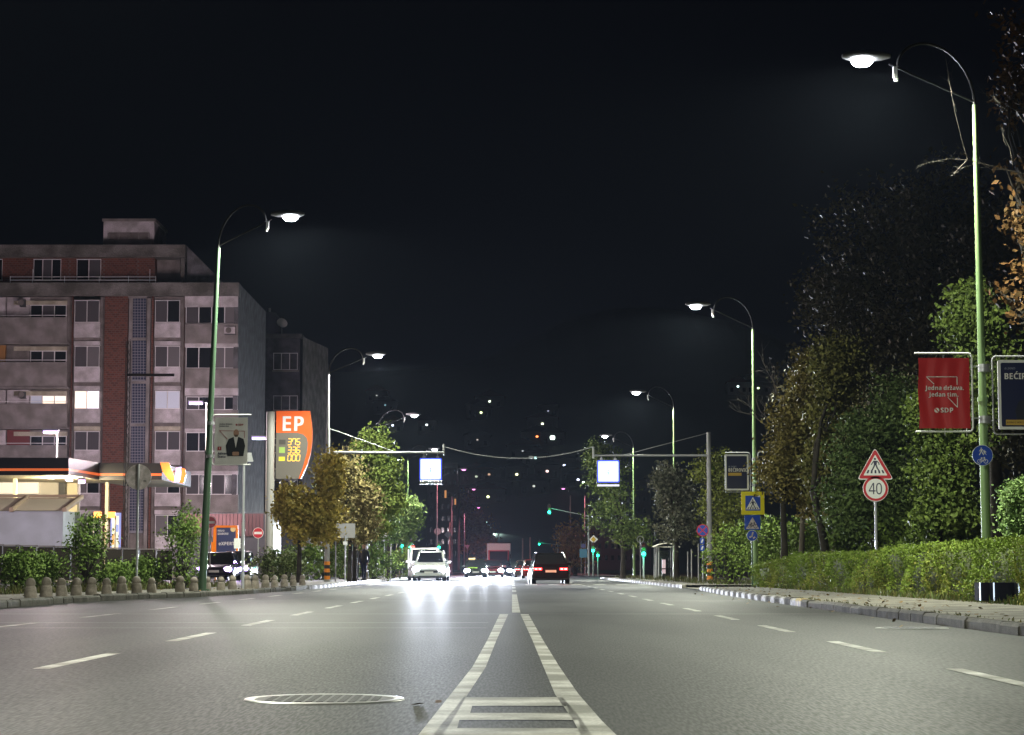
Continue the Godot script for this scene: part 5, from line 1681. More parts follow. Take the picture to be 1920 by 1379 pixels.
# ---------------------------------------------------------------- filling station
func build_station():
	var z = 112.0
	var black = plain(0.02, 0.021, 0.028, 0.35)
	var oran = glow(1.0, 0.2, 0.05, 0.55)
	var cream = plain(0.62, 0.56, 0.42, 0.7)
	var t = thing("station_canopy", "black filling station canopy edged with a glowing orange line", "canopy", Vector3(gx(150, z), 0.13, -z))
	# fascia: straight near part, sloping bend, straight far part
	var A0 = at(-120, 858, 104.0); var A1 = at(-120, 892, 104.0)
	var pts = [[-120, 858, 892, 104.0], [128, 859, 891, 104.0], [185, 868, 900, 110.0], [303, 869, 900, 110.0]]
	var mb := MB.new()
	var st := MB.new()
	var so := MB.new()
	for i in 3:
		var a = pts[i]; var b = pts[i + 1]
		var a0 = at(a[0], a[1], a[3]) - t.position; var a1 = at(a[0], a[2], a[3]) - t.position
		var b0 = at(b[0], b[1], b[3]) - t.position; var b1 = at(b[0], b[2], b[3]) - t.position
		mb.quad(a0, b0, b1, a1)
		var back = Vector3(0, 0, -10)
		mb.quad(a0 + back, b0 + back, b0, a0)
		st.quad(a0.lerp(a1, 0.62) + Vector3(0, 0, 0.04), b0.lerp(b1, 0.62) + Vector3(0, 0, 0.04), b0.lerp(b1, 0.76) + Vector3(0, 0, 0.04), a0.lerp(a1, 0.76) + Vector3(0, 0, 0.04))
		so.quad(a1, b1, b1 + back, a1 + back)
	var e0 = at(303, 869, 110.0) - t.position; var e1 = at(303, 900, 110.0) - t.position
	mb.quad(e0, e0 + Vector3(0, 0, -10), e1 + Vector3(0, 0, -10), e1)
	obj(mb, "fascia", black, t)
	obj(st, "orange_line", oran, t)
	obj(so, "soffit", cream, t)
	for q in [[194, 905, 203, 1085, 111.5], [20, 893, 30, 1085, 108.0], [340, 900, 346, 1000, 116.0]]:
		if q[0] != 340: pbox(t, "column", q[0], q[1], q[2], q[3], q[4], 0.35, cream)
	# soffit lamps
	for q in [[97, 895], [129, 900], [153, 904]]:
		var lt = thing("canopy_light", "bright white canopy floodlight under the black station roof", "lamp", at(q[0], q[1], 107.0), "canopy floodlights")
		mb = MB.new()
		mb.cbox(Vector3(0, 0.16, 0), Vector3(0.34, 0.12, 0.3))
		obj(mb, "housing", M.galv_dull, lt)
		mb = MB.new()
		mb.cbox(Vector3(0, 0.02, 0.02), Vector3(0.3, 0.16, 0.26))
		obj(mb, "lens", M.lamp_blue, lt)
		omni(lt, Vector3(0, -0.12, 0.06), 26.0, Color(1.0, 0.92, 0.74), 0.12)
	# logo: orange hook and violet bar
	var lg = thing("lit_logo", "glowing orange hook and violet bar logo on the canopy corner", "logo", at(325, 888, 109.5))
	var k = 109.5 / F
	var c = func(px, py): return Vector2((px - 325) * k, (888 - py) * k)
	plate_of(lg, "logo_hook", PackedVector2Array([c.call(301, 868), c.call(316, 868), c.call(322, 880), c.call(328, 896), c.call(327, 905), c.call(316, 899), c.call(306, 886)]), 0.0, 0.2, glow(1.0, 0.3, 0.06, 1.2))
	plate_of(lg, "logo_bar", PackedVector2Array([c.call(331, 878), c.call(340, 876), c.call(339, 890), c.call(336, 904), c.call(327, 905), c.call(330, 893)]), 0.0, 0.21, glow(0.5, 0.38, 1.0, 1.7))
	plate_of(lg, "logo_tail", PackedVector2Array([c.call(340, 878), c.call(347, 880), c.call(349, 892), c.call(345, 907), c.call(337, 906), c.call(341, 893)]), 0.0, 0.19, glow(1.0, 0.26, 0.05, 1.1))
	mb = MB.new()
	mb.cbox(Vector3(0, 0.1, -0.15), Vector3(1.2, 0.08, 0.3))
	obj(mb, "logo_bracket", M.dark, lg)
	omni(lg, Vector3(0, 0, 0.5), 3.0, Color(1.0, 0.6, 0.4), 0.3)
	# shop under the canopy: white band, grey side, pillar, red pump lights, bright door
	z = 113.0
	t = thing("station_shop", "white station shop with a lit sign band beneath the canopy", "shop", Vector3(gx(60, z), 0.13, -z))
	pbox(t, "wall", -120, 900, 122, 1085, z, 4.0, plain(0.45, 0.43, 0.4, 0.7))
	pbox(t, "sign_band", -120, 901, 70, 926, z - 0.35, 0.3, glow(1.0, 0.93, 0.82, 0.55))
	pbox(t, "side_pillar", 106, 902, 122, 1085, z - 0.2, 0.3, M.dark)
	pbox(t, "pale_pillar", 122, 900, 145, 1085, z + 0.4, 0.6, cream)
	t = thing("shop_door", "bright blue edged glass door with posters beside the dark lattice mast", "door", Vector3(gx(218, 116.0), 0.13, -116.0))
	pbox(t, "door_frame", 205, 962, 225, 1085, 116.0, 0.3, glow(0.35, 0.42, 1.0, 0.5))
	pbox(t, "glass", 208, 968, 222, 1083, 115.95, 0.1, glow(1.0, 0.9, 0.75, 0.8))
	for q in [[209, 970, 214, 982, 0.9, 0.9, 1.0], [215, 984, 221, 998, 0.3, 0.4, 0.9], [209, 1002, 216, 1022, 1.0, 0.5, 0.15]]:
		pbox(t, "door_poster", q[0], q[1], q[2], q[3], 115.88, 0.04, glow(q[4], q[5], q[6], 0.7))
	for q in [[181, 965], [207, 965]]:
		var pl = thing("pump_light", "small orange glowing pump topper half hidden by the large bush", "lamp", Vector3(gx(q[0], 109.0), 0.13, -109.0), "pump toppers")
		mb = MB.new()
		mb.cbox(Vector3(0, 0.8, 0), Vector3(0.5, 1.6, 0.4))
		mb.tube(Vector3(-0.2, 1.6, 0), Vector3(-0.2, at(960, 968, 109.0).y - 0.13, 0), 0.04, 0.04, 8)
		mb.tube(Vector3(0.2, 1.6, 0), Vector3(0.2, at(960, 968, 109.0).y - 0.13, 0), 0.04, 0.04, 8)
		obj(mb, "pump", M.galv_dull, pl)
		mb = MB.new()
		mb.cbox(Vector3(0, at(960, 966, 109.0).y - 0.13, 0), Vector3(0.36, 0.3, 0.25))
		obj(mb, "topper", glow(1.0, 0.35, 0.06, 2.2), pl)
	# timber terrace roof and pale low hut in front
	z = 88.0
	t = thing("terrace_hut", "low pale grey hut with a beige framed pitched awning before the station", "hut", Vector3(gx(40, z), 0.13, -z))
	pbox(t, "wall", -120, 958, 118, 1085, z, 3.0, grainy(0.5, 0.53, 0.6, 0.8, 103, 1.0, 8.0, 0.1, 0.1))
	var tan_ = plain(0.42, 0.31, 0.22, 0.8)
	var sheet = plain(0.72, 0.6, 0.46, 0.7)
	# sloping awning panels between rafters
	var lo_y = at(960, 958, z - 0.2).y; var hi_y = at(960, 934, z + 2.6).y
	var rx = [gx(-110, z), gx(20, z), gx(120, z)]
	var rx2 = [gx(-60, z + 2.6), gx(48, z + 2.6), gx(150, z + 2.6)]
	for i in 2:
		mb = MB.new()
		mb.quad(Vector3(rx2[i], hi_y, -z - 2.6) - t.position, Vector3(rx2[i + 1], hi_y, -z - 2.6) - t.position, Vector3(rx[i + 1], lo_y, -z + 0.2) - t.position, Vector3(rx[i], lo_y, -z + 0.2) - t.position)
		obj(mb, "awning_sheet", sheet, t)
	for i in 3:
		mb = MB.new()
		mb.tube(Vector3(rx[i], lo_y + 0.04, -z + 0.2) - t.position, Vector3(rx2[i], hi_y + 0.04, -z - 2.6) - t.position, 0.12, 0.12, 4)
		obj(mb, "rafter", tan_, t)
	for q in [[928, 933, 0.0], [935, 938, 0.12], [939.5, 942, 0.24]]:
		pbox(t, "ridge_board", -120, q[0], 150 - q[2] * 60, q[1], z + 2.5 - q[2], 0.1, tan_)
	pbox(t, "side_sheet", 118, 960, 150, 1085, z + 2.4, 0.1, plain(0.4, 0.4, 0.38, 0.8))
	# small lamps of the forecourt
	for q in [[95, 810, 112.0, 107, 858, "slim lamp on the canopy roof with a violet white head", 260.0], [-70, 880, 78.0, -85, 1085, "violet white lamp standing over the beige awning hut", 75.0], [367, 756, 122.0, 383, 1085, "violet white lamp head reaching from behind the leaning lamp post", 215.0], [485, 822, 122.0, 503, 1085, "violet white lamp head beside the price sign pylon", 100.0]]:
		var zz = q[2]
		var foot = at(q[3], q[4], zz)
		if q[4] == 1085: foot.y = 0.13
		var lt = thing("forecourt_lamp", q[5], "lamp", foot, "forecourt lamps")
		var hd = at(q[0], q[1], zz) - foot
		mb = MB.new()
		mb.tube(Vector3.ZERO, Vector3(0, hd.y + 0.02, 0), 0.05, 0.045, 10)
		obj(mb, "post", plain(0.5, 0.5, 0.42, 0.5), lt)
		mb = MB.new()
		mb.tube(Vector3(0, hd.y, 0), Vector3(hd.x, hd.y + 0.06, 0), 0.035, 0.03, 8)
		obj(mb, "arm", M.galv_dull, lt)
		mb = MB.new()
		mb.cbox(hd + Vector3(0, 0.09, 0), Vector3(0.85, 0.07, 0.4))
		obj(mb, "housing", M.galv_dull, lt)
		mb = MB.new()
		mb.cbox(hd + Vector3(0, 0.0, 0), Vector3(0.75, 0.13, 0.34))
		obj(mb, "lens", M.lamp_blue, lt)
		omni(lt, hd + Vector3(0, -0.14, 0.0), q[6], Color(1.0, 0.92, 0.95), 0.15)
	# price pylon
	z = 98.0
	k = z / F
	t = thing("price_pylon", "orange price sign with white EP letters and amber numerals on a round column", "price sign", Vector3(gx(548, z), 0.13, -z))
	var X = func(px): return (px - 548.0) * k
	var Y = func(py): return dy(t, py, z)
	var P = func(px, py): return Vector2(X.call(px), Y.call(py))
	mb = MB.new()
	mb.tube(Vector3(X.call(504), 0, -0.1), Vector3(X.call(504), Y.call(772), -0.1), 0.2, 0.2, 16)
	obj(mb, "column", plain(0.33, 0.32, 0.31, 0.5), t)
	mb = MB.new()
	mb.box(Vector3(X.call(497), 0, -0.4), Vector3(X.call(520), 0.95, 0.3))
	obj(mb, "plinth", M.stone, t)
	var outline := PackedVector2Array([P.call(515, 771), P.call(578, 771), P.call(581, 790), P.call(583, 810), P.call(582.5, 830), P.call(580, 850), P.call(574, 872), P.call(566, 890), P.call(562, 898), P.call(515, 898)])
	plate_of(t, "panel_back", outline, -0.25, 0.0, plain(0.5, 0.08, 0.01, 0.5))
	plate_of(t, "orange_face", outline, 0.0, 0.02, glow(0.85, 0.13, 0.02, 0.42))
	plate_of(t, "grey_face", PackedVector2Array([P.call(515, 812), P.call(555, 812), P.call(566, 815), P.call(573, 822), P.call(575, 832), P.call(573, 850), P.call(566, 876), P.call(558, 898.5), P.call(515, 898.5)]), 0.02, 0.04, plain(0.14, 0.125, 0.11, 0.5))
	text(t, "letters", "EP", Vector3(X.call(546.5), Y.call(795.5), 0.03), 27 * k, glow(0.8, 0.76, 0.8, 0.3), true, "Droid Sans", 1.02)
	var amber = glow(1.0, 0.55, 0.08, 1.7)
	var rowsd = [["375", 829], ["336", 844.5], ["000", 859]]
	for r in rowsd:
		for i in 3:
			digit(t, r[0][i], P.call(537.5 + i * 8.2, r[1]), 6.2 * k, 11.5 * k, 0.04, amber)
	for q in [[521, 825, 533, 834, plain(0.06, 0.055, 0.05, 0.5)], [521, 839, 532, 850, glow(0.4, 0.6, 0.15, 0.35)], [520.5, 857, 532, 865, glow(0.85, 0.7, 0.06, 0.6)]]:
		plate_of(t, "fuel_tile", rect(X.call(q[0]), Y.call(q[3]), X.call(q[2]), Y.call(q[1])), 0.04, 0.05, q[4])
	for i in 3:
		mb = MB.new()
		mb.tube(Vector3(X.call(508), Y.call(790 + i * 45), -0.1), Vector3(X.call(518), Y.call(790 + i * 45), -0.12), 0.05, 0.05, 8)
		obj(mb, "panel_arm", M.galv_dull, t)
	# stone wall pieces at the pylon foot
	t = thing("garden_wall", "low stone wall stubs with pale caps beside the pylon", "wall", Vector3(gx(515, 94.0), 0.12, -94.0))
	for q in [[502, 1040, 516, 1082], [520, 1045, 532, 1082], [535, 1047, 546, 1082]]:
		pbox(t, "stone_pier", q[0], q[1], q[2], q[3], 94.0, 0.35, M.stone)
		pbox(t, "cap", q[0] - 1, q[1] - 3, q[2] + 1, q[1], 93.95, 0.45, M.sign_back)
	# orange poster stand
	z = 112.0
	k = z / F
	t = thing("orange_stand", "orange framed dark blue advertising stand behind the waiting cars", "advertising stand", Vector3(gx(424, z), 0.13, -z))
	X = func(px): return (px - 424.0) * k
	Y = func(py): return dy(t, py, z)
	P = func(px, py): return Vector2(X.call(px), Y.call(py))
	plate_of(t, "frame", PackedVector2Array([P.call(400, 986), P.call(445, 986), P.call(448, 1060), P.call(443, 1060), P.call(441, 990), P.call(405, 990), P.call(405, 1060), P.call(396, 1060), P.call(396, 1017), P.call(399, 1017)]), 0.0, 0.12, glow(1.0, 0.24, 0.01, 0.35))
	plate_of(t, "print", PackedVector2Array([P.call(405, 990), P.call(441, 990), P.call(442, 1060), P.call(405, 1060)]), 0.02, 0.06, glow(0.05, 0.06, 0.16, 0.35))
	var pw = glow(0.8, 0.75, 0.8, 0.3)
	text(t, "headline", "PRVO", Vector3(X.call(407), Y.call(996), 0.062), 3.6 * k, pw, true, "Droid Sans", 1.0, true)
	text(t, "headline", "IZABERI!", Vector3(X.call(407), Y.call(1001.5), 0.062), 3.6 * k, pw, true, "Droid Sans", 1.0, true)
	text(t, "word_mark", "eXPERT", Vector3(X.call(424), Y.call(1020), 0.062), 6.0 * k, pw, true, "Droid Sans", 1.0)
	plate_of(t, "gold_badge", disc(P.call(436, 993), 5 * k, 16), 0.06, 0.065, glow(0.8, 0.6, 0.3, 0.4))
	for q in [-0.55, 0.5]:
		mb = MB.new()
		mb.cbox(Vector3(q, 0.3, 0.03), Vector3(0.1, 0.7, 0.1))
		obj(mb, "foot", M.orange, t)
	# lattice mast and dark post in front of the stair light
	t = thing("lattice_mast", "dark slender lattice mast in front of the glass block stair light", "mast", Vector3(gx(233, 96.0), 0.13, -96.0))
	mb = MB.new()
	for s in [[-0.1, 0.0], [0.1, 0.0], [0.0, 0.17]]:
		mb.tube(Vector3(s[0], 0, s[1]), Vector3(s[0], dy(t, 640, 96.0), s[1]), 0.022, 0.022, 6)
	for i in 26:
		var y = i * 0.42
		mb.tube(Vector3(-0.1, y, 0), Vector3(0.1, y + 0.42, 0), 0.012, 0.012, 5)
		mb.tube(Vector3(0.1, y, 0), Vector3(0.0, y + 0.42, 0.17), 0.012, 0.012, 5)
	obj(mb, "lattice", plain(0.035, 0.03, 0.028, 0.8), t)
	mb = MB.new()
	mb.box(Vector3(0.0, dy(t, 706, 96.0), -0.05), Vector3(2.1, dy(t, 701, 96.0), 0.05))
	obj(mb, "cross_arm", plain(0.035, 0.03, 0.028, 0.8), t)

func digit(t, ch, c: Vector2, w, h, z, material):
	var segs = {"0": "abcdef", "3": "abgcd", "5": "afgcd", "6": "afgedc", "7": "abcf"}
	var g = w * 0.16
	var p = {"a": [Vector2(0, h / 2), Vector2(w, h / 2)], "b": [Vector2(w, h / 2), Vector2(w, 0)], "c": [Vector2(w, 0), Vector2(w, -h / 2)], "d": [Vector2(0, -h / 2), Vector2(w, -h / 2)], "e": [Vector2(0, 0), Vector2(0, -h / 2)], "f": [Vector2(0, h / 2), Vector2(0, 0)], "g": [Vector2(0, 0), Vector2(w, 0)]}
	var mb := MB.new()
	var i = 0
	for s in segs[ch]:
		var a = p[s][0]; var b = p[s][1]
		var d = (b - a).normalized()
		var sh = Vector2(w * 0.12, 0)
		a = a + Vector2(a.y * 0.1, 0); b = b + Vector2(b.y * 0.1, 0)
		mb.plate(bar(c + a + d * g * 0.4, c + b - d * g * 0.4, w * 0.2), z, z + 0.01 + 0.0004 * i)
		i += 1
	obj(mb, "numeral", material, t)

# ---------------------------------------------------------------- vehicles (front towards +z)
func car(called, label, category, pos: Vector3, turn, L, W, H, paint, style, head, tail, group := "", beam := 0.0, head_e := 60.0, head_col = Color(0.9, 0.93, 1.0)):
	var t = thing(called, label, category, pos, group)
	t.rotation.y = turn
	var hw = W / 2.0
	var hl = L / 2.0
	var belt = H * (0.6 if style != "van" else 0.55)
	var gc = 0.2 if style == "suv" else 0.16
	var bonnet = belt * (0.95 if style == "suv" else 0.92)
	# lower body: stations along the length
	var st = [[-hl, gc + 0.14, belt * 0.82, hw * 0.86], [-hl + 0.06, gc + 0.06, belt * 0.93, hw * 0.93], [-hl + 0.35, gc, belt, hw], [0.0, gc, belt, hw], [hl - 1.15, gc, belt, hw], [hl - 0.5, gc, bonnet * 0.95, hw * 0.985], [hl - 0.14, gc + 0.03, bonnet * 0.85, hw * 0.93], [hl, gc + 0.12, bonnet * 0.72, hw * 0.82]]
	if style == "van":
		st = [[-hl, gc + 0.1, belt, hw * 0.95], [-hl + 0.1, gc, belt, hw], [hl - 1.0, gc, belt, hw], [hl - 0.2, gc, belt * 0.9, hw * 0.95], [hl, gc + 0.1, belt * 0.75, hw * 0.86]]
	var secs := []
	for s in st:
		var ring := []
		var y0 = s[1]; var y1 = s[2]; var w = s[3]
		var hgt = y1 - y0
		for q in [[-0.9, 0.0], [-1.0, 0.14], [-1.0, 0.45], [-0.985, 0.72], [-0.93, 0.93], [-0.84, 1.0], [0.84, 1.0], [0.93, 0.93], [0.985, 0.72], [1.0, 0.45], [1.0, 0.14], [0.9, 0.0]]:
			ring.append(Vector3(q[0] * w, y0 + q[1] * hgt, s[0]))
		secs.append(ring)
	var mb := MB.new()
	mb.loft(secs)
	obj(mb, "body", paint, t)
	# cabin
	var cz = [-hl + 0.12, -hl + 0.55, hl - 2.05, hl - 1.2]
	if style == "sedan": cz = [-hl + 0.45, -hl + 1.15, hl - 2.1, hl - 1.2]
	if style == "van": cz = [-hl + 0.02, -hl + 0.12, hl - 1.5, hl - 0.75]
	var wr = hw * (0.74 if style != "van" else 0.88)
	var wb = hw * 0.9
	var low = belt - 0.02
	mb = MB.new()
	var cs := []
	for i in 4:
		var top = low + 0.015 if i == 0 or i == 3 else H
		if i == 0 and style == "van": top = H - 0.05
		var w2_ = wb if i == 0 or i == 3 else wr
		var ring := []
		for q in [[-1, 0], [-1.0, 0.45], [-1, 0.88], [-0.88, 1.0], [0.88, 1.0], [1, 0.88], [1.0, 0.45], [1, 0]]:
			var ww = lerp(wb, w2_, q[1])
			ring.append(Vector3(q[0] * ww, low + (top - low) * q[1], cz[i]))
		cs.append(ring)
	mb.loft(cs)
	obj(mb, "cabin", paint, t)
	# glass: windscreen, rear window, side windows just proud of the cabin
	var glass = plain(0.015, 0.017, 0.02, 0.05)
	var scr = func(za, zb, ya, yb, wa, wb_, out: Vector3, nm):
		var m := MB.new()
		var a = Vector3(-wa, ya, za) + out; var b = Vector3(wa, ya, za) + out
		var c = Vector3(wb_, yb, zb) + out; var d = Vector3(-wb_, yb, zb) + out
		if out.z > 0: m.quad(d, c, b, a)
		else: m.quad(c, d, a, b)
		obj(m, nm, glass, t)
	scr.call(lerp(cz[3], cz[2], 0.1), lerp(cz[3], cz[2], 0.88), lerp(low, H, 0.1), lerp(low, H, 0.88), wb * 0.86, wr * 0.86, Vector3(0, 0.012, 0.012), "windscreen")
	if style != "van":
		scr.call(lerp(cz[0], cz[1], 0.12), lerp(cz[0], cz[1], 0.86), lerp(low, H, 0.12), lerp(low, H, 0.86), wb * 0.86, wr * 0.84, Vector3(0, 0.012, -0.012), "rear_window")
	for s in [-1, 1]:
		for q in [[0.04, 0.48], [0.53, 0.97]]:
			if style == "van" and q[0] < 0.5: continue
			var za = lerp(cz[1], cz[2], q[0]); var zb = lerp(cz[1], cz[2], q[1])
			var ya = lerp(low, H, 0.15); var yb = lerp(low, H, 0.84)
			var xa = lerp(wb, wr, 0.15) + 0.012; var xb = lerp(wb, wr, 0.84) + 0.012
			var m := MB.new()
			m.quad(Vector3(s * xb, yb, za), Vector3(s * xb, yb, zb), Vector3(s * xa, ya, zb), Vector3(s * xa, ya, za))
			obj(m, "side_window", glass, t)
		# mirrors
		mb = MB.new()
		mb.cbox(Vector3(s * (hw + 0.09), belt + 0.06, hl - 1.65), Vector3(0.2, 0.14, 0.1))
		mb.cbox(Vector3(s * (hw - 0.02), belt + 0.0, hl - 1.65), Vector3(0.12, 0.05, 0.06))
		obj(mb, "mirror", paint, t)
		# roof rail
		if style == "suv" or style == "estate":
			mb = MB.new()
			mb.tube(Vector3(s * wr * 0.92, H + 0.03, cz[1] + 0.1), Vector3(s * wr * 0.92, H + 0.03, cz[2] - 0.1), 0.02, 0.02, 6)
			obj(mb, "roof_rail", M.galv, t)
		# wheels
		for q in [hl - 0.9, -hl + 0.85]:
			var R = 0.35 if style == "suv" else 0.32
			mb = MB.new()
			mb.tube(Vector3(s * (hw - 0.24), R, q), Vector3(s * (hw - 0.01), R, q), R, R, 20)
			var wl = obj(mb, "wheel", M.black, t)
			mb = MB.new()
			mb.tube(Vector3(s * (hw - 0.012), R, q), Vector3(s * (hw + 0.004), R, q), R * 0.62, R * 0.58, 14)
			obj(mb, "rim", M.galv, wl)
		# headlamp and tail lamp
		var hy = bonnet * 0.7
		mb = MB.new()
		mb.lathe(Vector3.ZERO, [Vector2(0.001, 0.05), Vector2(0.07, 0.035), Vector2(0.1, 0.0), Vector2(0.1, -0.08)], 14)
		var hm = glow(head_col.r, head_col.g, head_col.b, head_e) if head else plain(0.4, 0.4, 0.42, 0.1)
		var hd = obj(mb, "headlight", hm, t)
		hd.position = Vector3(s * hw * 0.74, hy, hl - 0.03)
		hd.rotation.x = PI / 2
		hd.scale = Vector3(2.2, 1.0, 1.5)
		if head and beam > 0:
			spot(t, Vector3(s * hw * 0.74, hy, hl + 0.12), Vector3(0.0, -0.035, 1), beam, 24.0, head_col, 0.1, 0.9, 200.0)
		mb = MB.new()
		mb.cbox(Vector3(s * hw * 0.66, belt * 0.8, -hl + 0.02), Vector3(hw * 0.42, 0.12, 0.1))
		obj(mb, "tail_light", glow(1.0, 0.03, 0.04, 1.6) if tail else plain(0.2, 0.01, 0.01, 0.2), t)
		if tail:
			mb = MB.new()
			for q in [0.56, 0.76]:
				mb.cbox(Vector3(s * hw * q, belt * 0.8, -hl - 0.032), Vector3(hw * 0.13, 0.06, 0.01))
			obj(mb, "brake_bulb", glow(1.0, 0.22, 0.2, 9.0), t)
		# lower fog lamp pocket
		mb = MB.new()
		mb.cbox(Vector3(s * hw * 0.72, gc + 0.2, hl - 0.07), Vector3(0.14, 0.2, 0.12))
		obj(mb, "fog_lamp", M.dark, t)
	mb = MB.new()
	mb.box(Vector3(-hw * 0.52, bonnet * 0.5, hl - 0.1), Vector3(hw * 0.52, bonnet * 0.64, hl + 0.012))
	obj(mb, "grille", M.black, t)
	mb = MB.new()
	mb.box(Vector3(-hw * 0.6, gc + 0.06, hl - 0.12), Vector3(hw * 0.6, gc + 0.24, hl - 0.005))
	obj(mb, "bumper_intake", M.dark, t)
	for s in [-1, 1]:
		mb = MB.new()
		var zp = hl + 0.02 if s > 0 else -hl - 0.02
		mb.cbox(Vector3(0, gc + 0.3 if s > 0 else belt * 0.68, zp), Vector3(0.5, 0.11, 0.02))
		obj(mb, "number_plate", M.sign_white if s > 0 else plain(0.7, 0.62, 0.45, 0.5), t)
	mb = MB.new()
	mb.box(Vector3(-hw * 0.9, gc + 0.05, -hl + 0.02), Vector3(hw * 0.9, gc + 0.26, -hl + 0.1))
	obj(mb, "rear_bumper", paint, t)
	return t

func mb_stripe(t):
	var mb := MB.new()
	mb.quad(Vector3(-0.62, 0.845, 1.1), Vector3(0.1, 0.845, 1.1), Vector3(0.1, 0.8, 1.72), Vector3(-0.62, 0.8, 1.72))
	obj(mb, "lime_stripe", plain(0.45, 0.75, 0.05, 0.5), t)
	mb = MB.new()
	mb.cbox(Vector3(-0.35, 1.5, 0.0), Vector3(0.5, 0.12, 0.16))
	obj(mb, "roof_sign", glow(1.0, 0.7, 0.3, 0.8), t)

func build_vehicles():
	var white = plain(0.7, 0.71, 0.72, 0.25)
	var black = plain(0.012, 0.011, 0.013, 0.18)
	var t = car("white_suv", "white off-roader with blazing headlights coming along the outer lane", "car", Vector3(-4.6, 0.0, -122.0), -0.02, 4.7, 1.9, 1.7, white, "suv", true, false, "moving cars", 1500.0, 800.0)
	var z = 100.0
	t = car("estate_car", "black estate car driving away with red tail lights on", "car", Vector3(1.74, 0.0, -102.0), PI + 0.03, 4.6, 1.82, 1.44, black, "estate", false, true, "moving cars")
	omni(t, Vector3(-0.6, 0.75, -2.6), 0.35, Color(1, 0.1, 0.08), 0.12)
	omni(t, Vector3(0.6, 0.75, -2.6), 0.35, Color(1, 0.1, 0.08), 0.12)
	z = 168.0
	car("dark_car", "dark oncoming car with a lime green bonnet stripe and bright headlights", "car", Vector3(gx(893, z), 0, -z), 0, 4.4, 1.8, 1.45, plain(0.02, 0.025, 0.02, 0.2), "sedan", true, false, "moving cars", 1200.0, 800.0)
	mb_stripe(get_child(get_child_count() - 1))
	z = 176.0
	car("dark_car", "oncoming car with glaring headlights in front of the pale truck", "car", Vector3(gx(924, z), 0, -z), 0, 4.4, 1.8, 1.45, plain(0.1, 0.02, 0.02, 0.2), "sedan", true, false, "moving cars", 1200.0, 800.0)
	z = 190.0
	car("dark_car", "oncoming car close to the centre line beside the pale truck", "car", Vector3(gx(941, z), 0, -z), 0, 4.4, 1.8, 1.45, plain(0.03, 0.03, 0.06, 0.2), "sedan", true, false, "moving cars", 1000.0, 800.0)
	z = 158.0
	car("red_lit_car", "low car ahead of the black estate with red tail lights", "car", Vector3(gx(1000, z), 0, -z), PI, 4.3, 1.75, 1.4, plain(0.15, 0.02, 0.02, 0.25), "sedan", false, true, "moving cars")
	z = 172.0
	car("red_lit_car", "second car further ahead with red tail lights by the truck", "car", Vector3(gx(984, z), 0, -z), PI, 4.3, 1.75, 1.4, plain(0.06, 0.05, 0.05, 0.25), "sedan", false, true, "moving cars")
	z = 212.0
	car("dark_car", "oncoming car following far behind the lime striped one", "car", Vector3(gx(914, z), 0, -z), 0, 4.4, 1.8, 1.45, plain(0.2, 0.2, 0.2, 0.2), "sedan", true, false, "moving cars", 900.0, 800.0)
	z = 236.0
	car("dark_car", "farthest oncoming car in the queue past the crossing", "car", Vector3(gx(925, z), 0, -z), 0, 4.4, 1.8, 1.45, plain(0.05, 0.05, 0.1, 0.2), "sedan", true, false, "moving cars", 900.0, 800.0)
	# waiting dark cars at the station exit
	var violet = Color(0.62, 0.45, 1.0)
	z = 106.0
	car("waiting_car", "dark car waiting at the station exit with violet white headlights", "car", Vector3(gx(412, z), 0.12, -z), 0.0, 4.3, 1.78, 1.42, plain(0.014, 0.01, 0.022, 0.15), "sedan", true, false, "cars at the station exit", 8.0, 4.0, violet)
	z = 110.0
	car("waiting_car", "second dark car close behind the first at the station exit", "car", Vector3(gx(445, z), 0.12, -z), 0.0, 4.3, 1.7, 1.5, plain(0.012, 0.012, 0.02, 0.15), "sedan", true, false, "cars at the station exit", 8.0, 4.0, violet)
	# van behind the off-roader with a red beacon
	z = 134.0
	t = car("white_van", "tall white van with a red roof light behind the off-roader", "van", Vector3(gx(797, z), 0, -z), 0.0, 5.2, 1.95, 2.0, plain(0.75, 0.75, 0.78, 0.3), "van", false, false, "moving cars")
	var mb := MB.new()
	mb.cbox(Vector3(-0.75, 2.06, 1.0), Vector3(0.28, 0.12, 0.16))
	obj(mb, "roof_light", glow(1.0, 0.1, 0.08, 3.0), t)
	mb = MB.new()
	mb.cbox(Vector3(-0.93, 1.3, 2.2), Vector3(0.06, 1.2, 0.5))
	obj(mb, "added_glow_panel", glow(0.95, 0.95, 1.0, 1.4), t)  # no lamp: glow stands in for light falling on the van side
	# pale truck
	z = 205.0
	t = thing("box_truck", "pale box truck coloured green as if by the traffic light with a dark windscreen beyond the crossing", "truck", Vector3(gx(935, z), 0, -z))
	var green_lit_paint = plain(0.35, 0.6, 0.55, 0.5)  # green cast of the traffic light put into the box colour
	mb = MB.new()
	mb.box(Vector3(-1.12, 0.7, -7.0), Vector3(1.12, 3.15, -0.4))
	obj(mb, "cargo_box", green_lit_paint, t)
	mb = MB.new()
	mb.loft([[Vector3(-1.0, 0.5, -0.35), Vector3(-1.0, 2.5, -0.35), Vector3(1.0, 2.5, -0.35), Vector3(1.0, 0.5, -0.35)], [Vector3(-1.0, 0.5, 0.9), Vector3(-0.98, 2.45, 0.7), Vector3(0.98, 2.45, 0.7), Vector3(1.0, 0.5, 0.9)], [Vector3(-0.96, 0.55, 1.15), Vector3(-0.9, 1.4, 1.1), Vector3(0.9, 1.4, 1.1), Vector3(0.96, 0.55, 1.15)]])
	obj(mb, "cab", plain(0.25, 0.06, 0.07, 0.4), t)
	mb = MB.new()
	mb.quad(Vector3(-0.86, 2.4, 0.76), Vector3(0.86, 2.4, 0.76), Vector3(0.86, 1.45, 1.13), Vector3(-0.86, 1.45, 1.13))
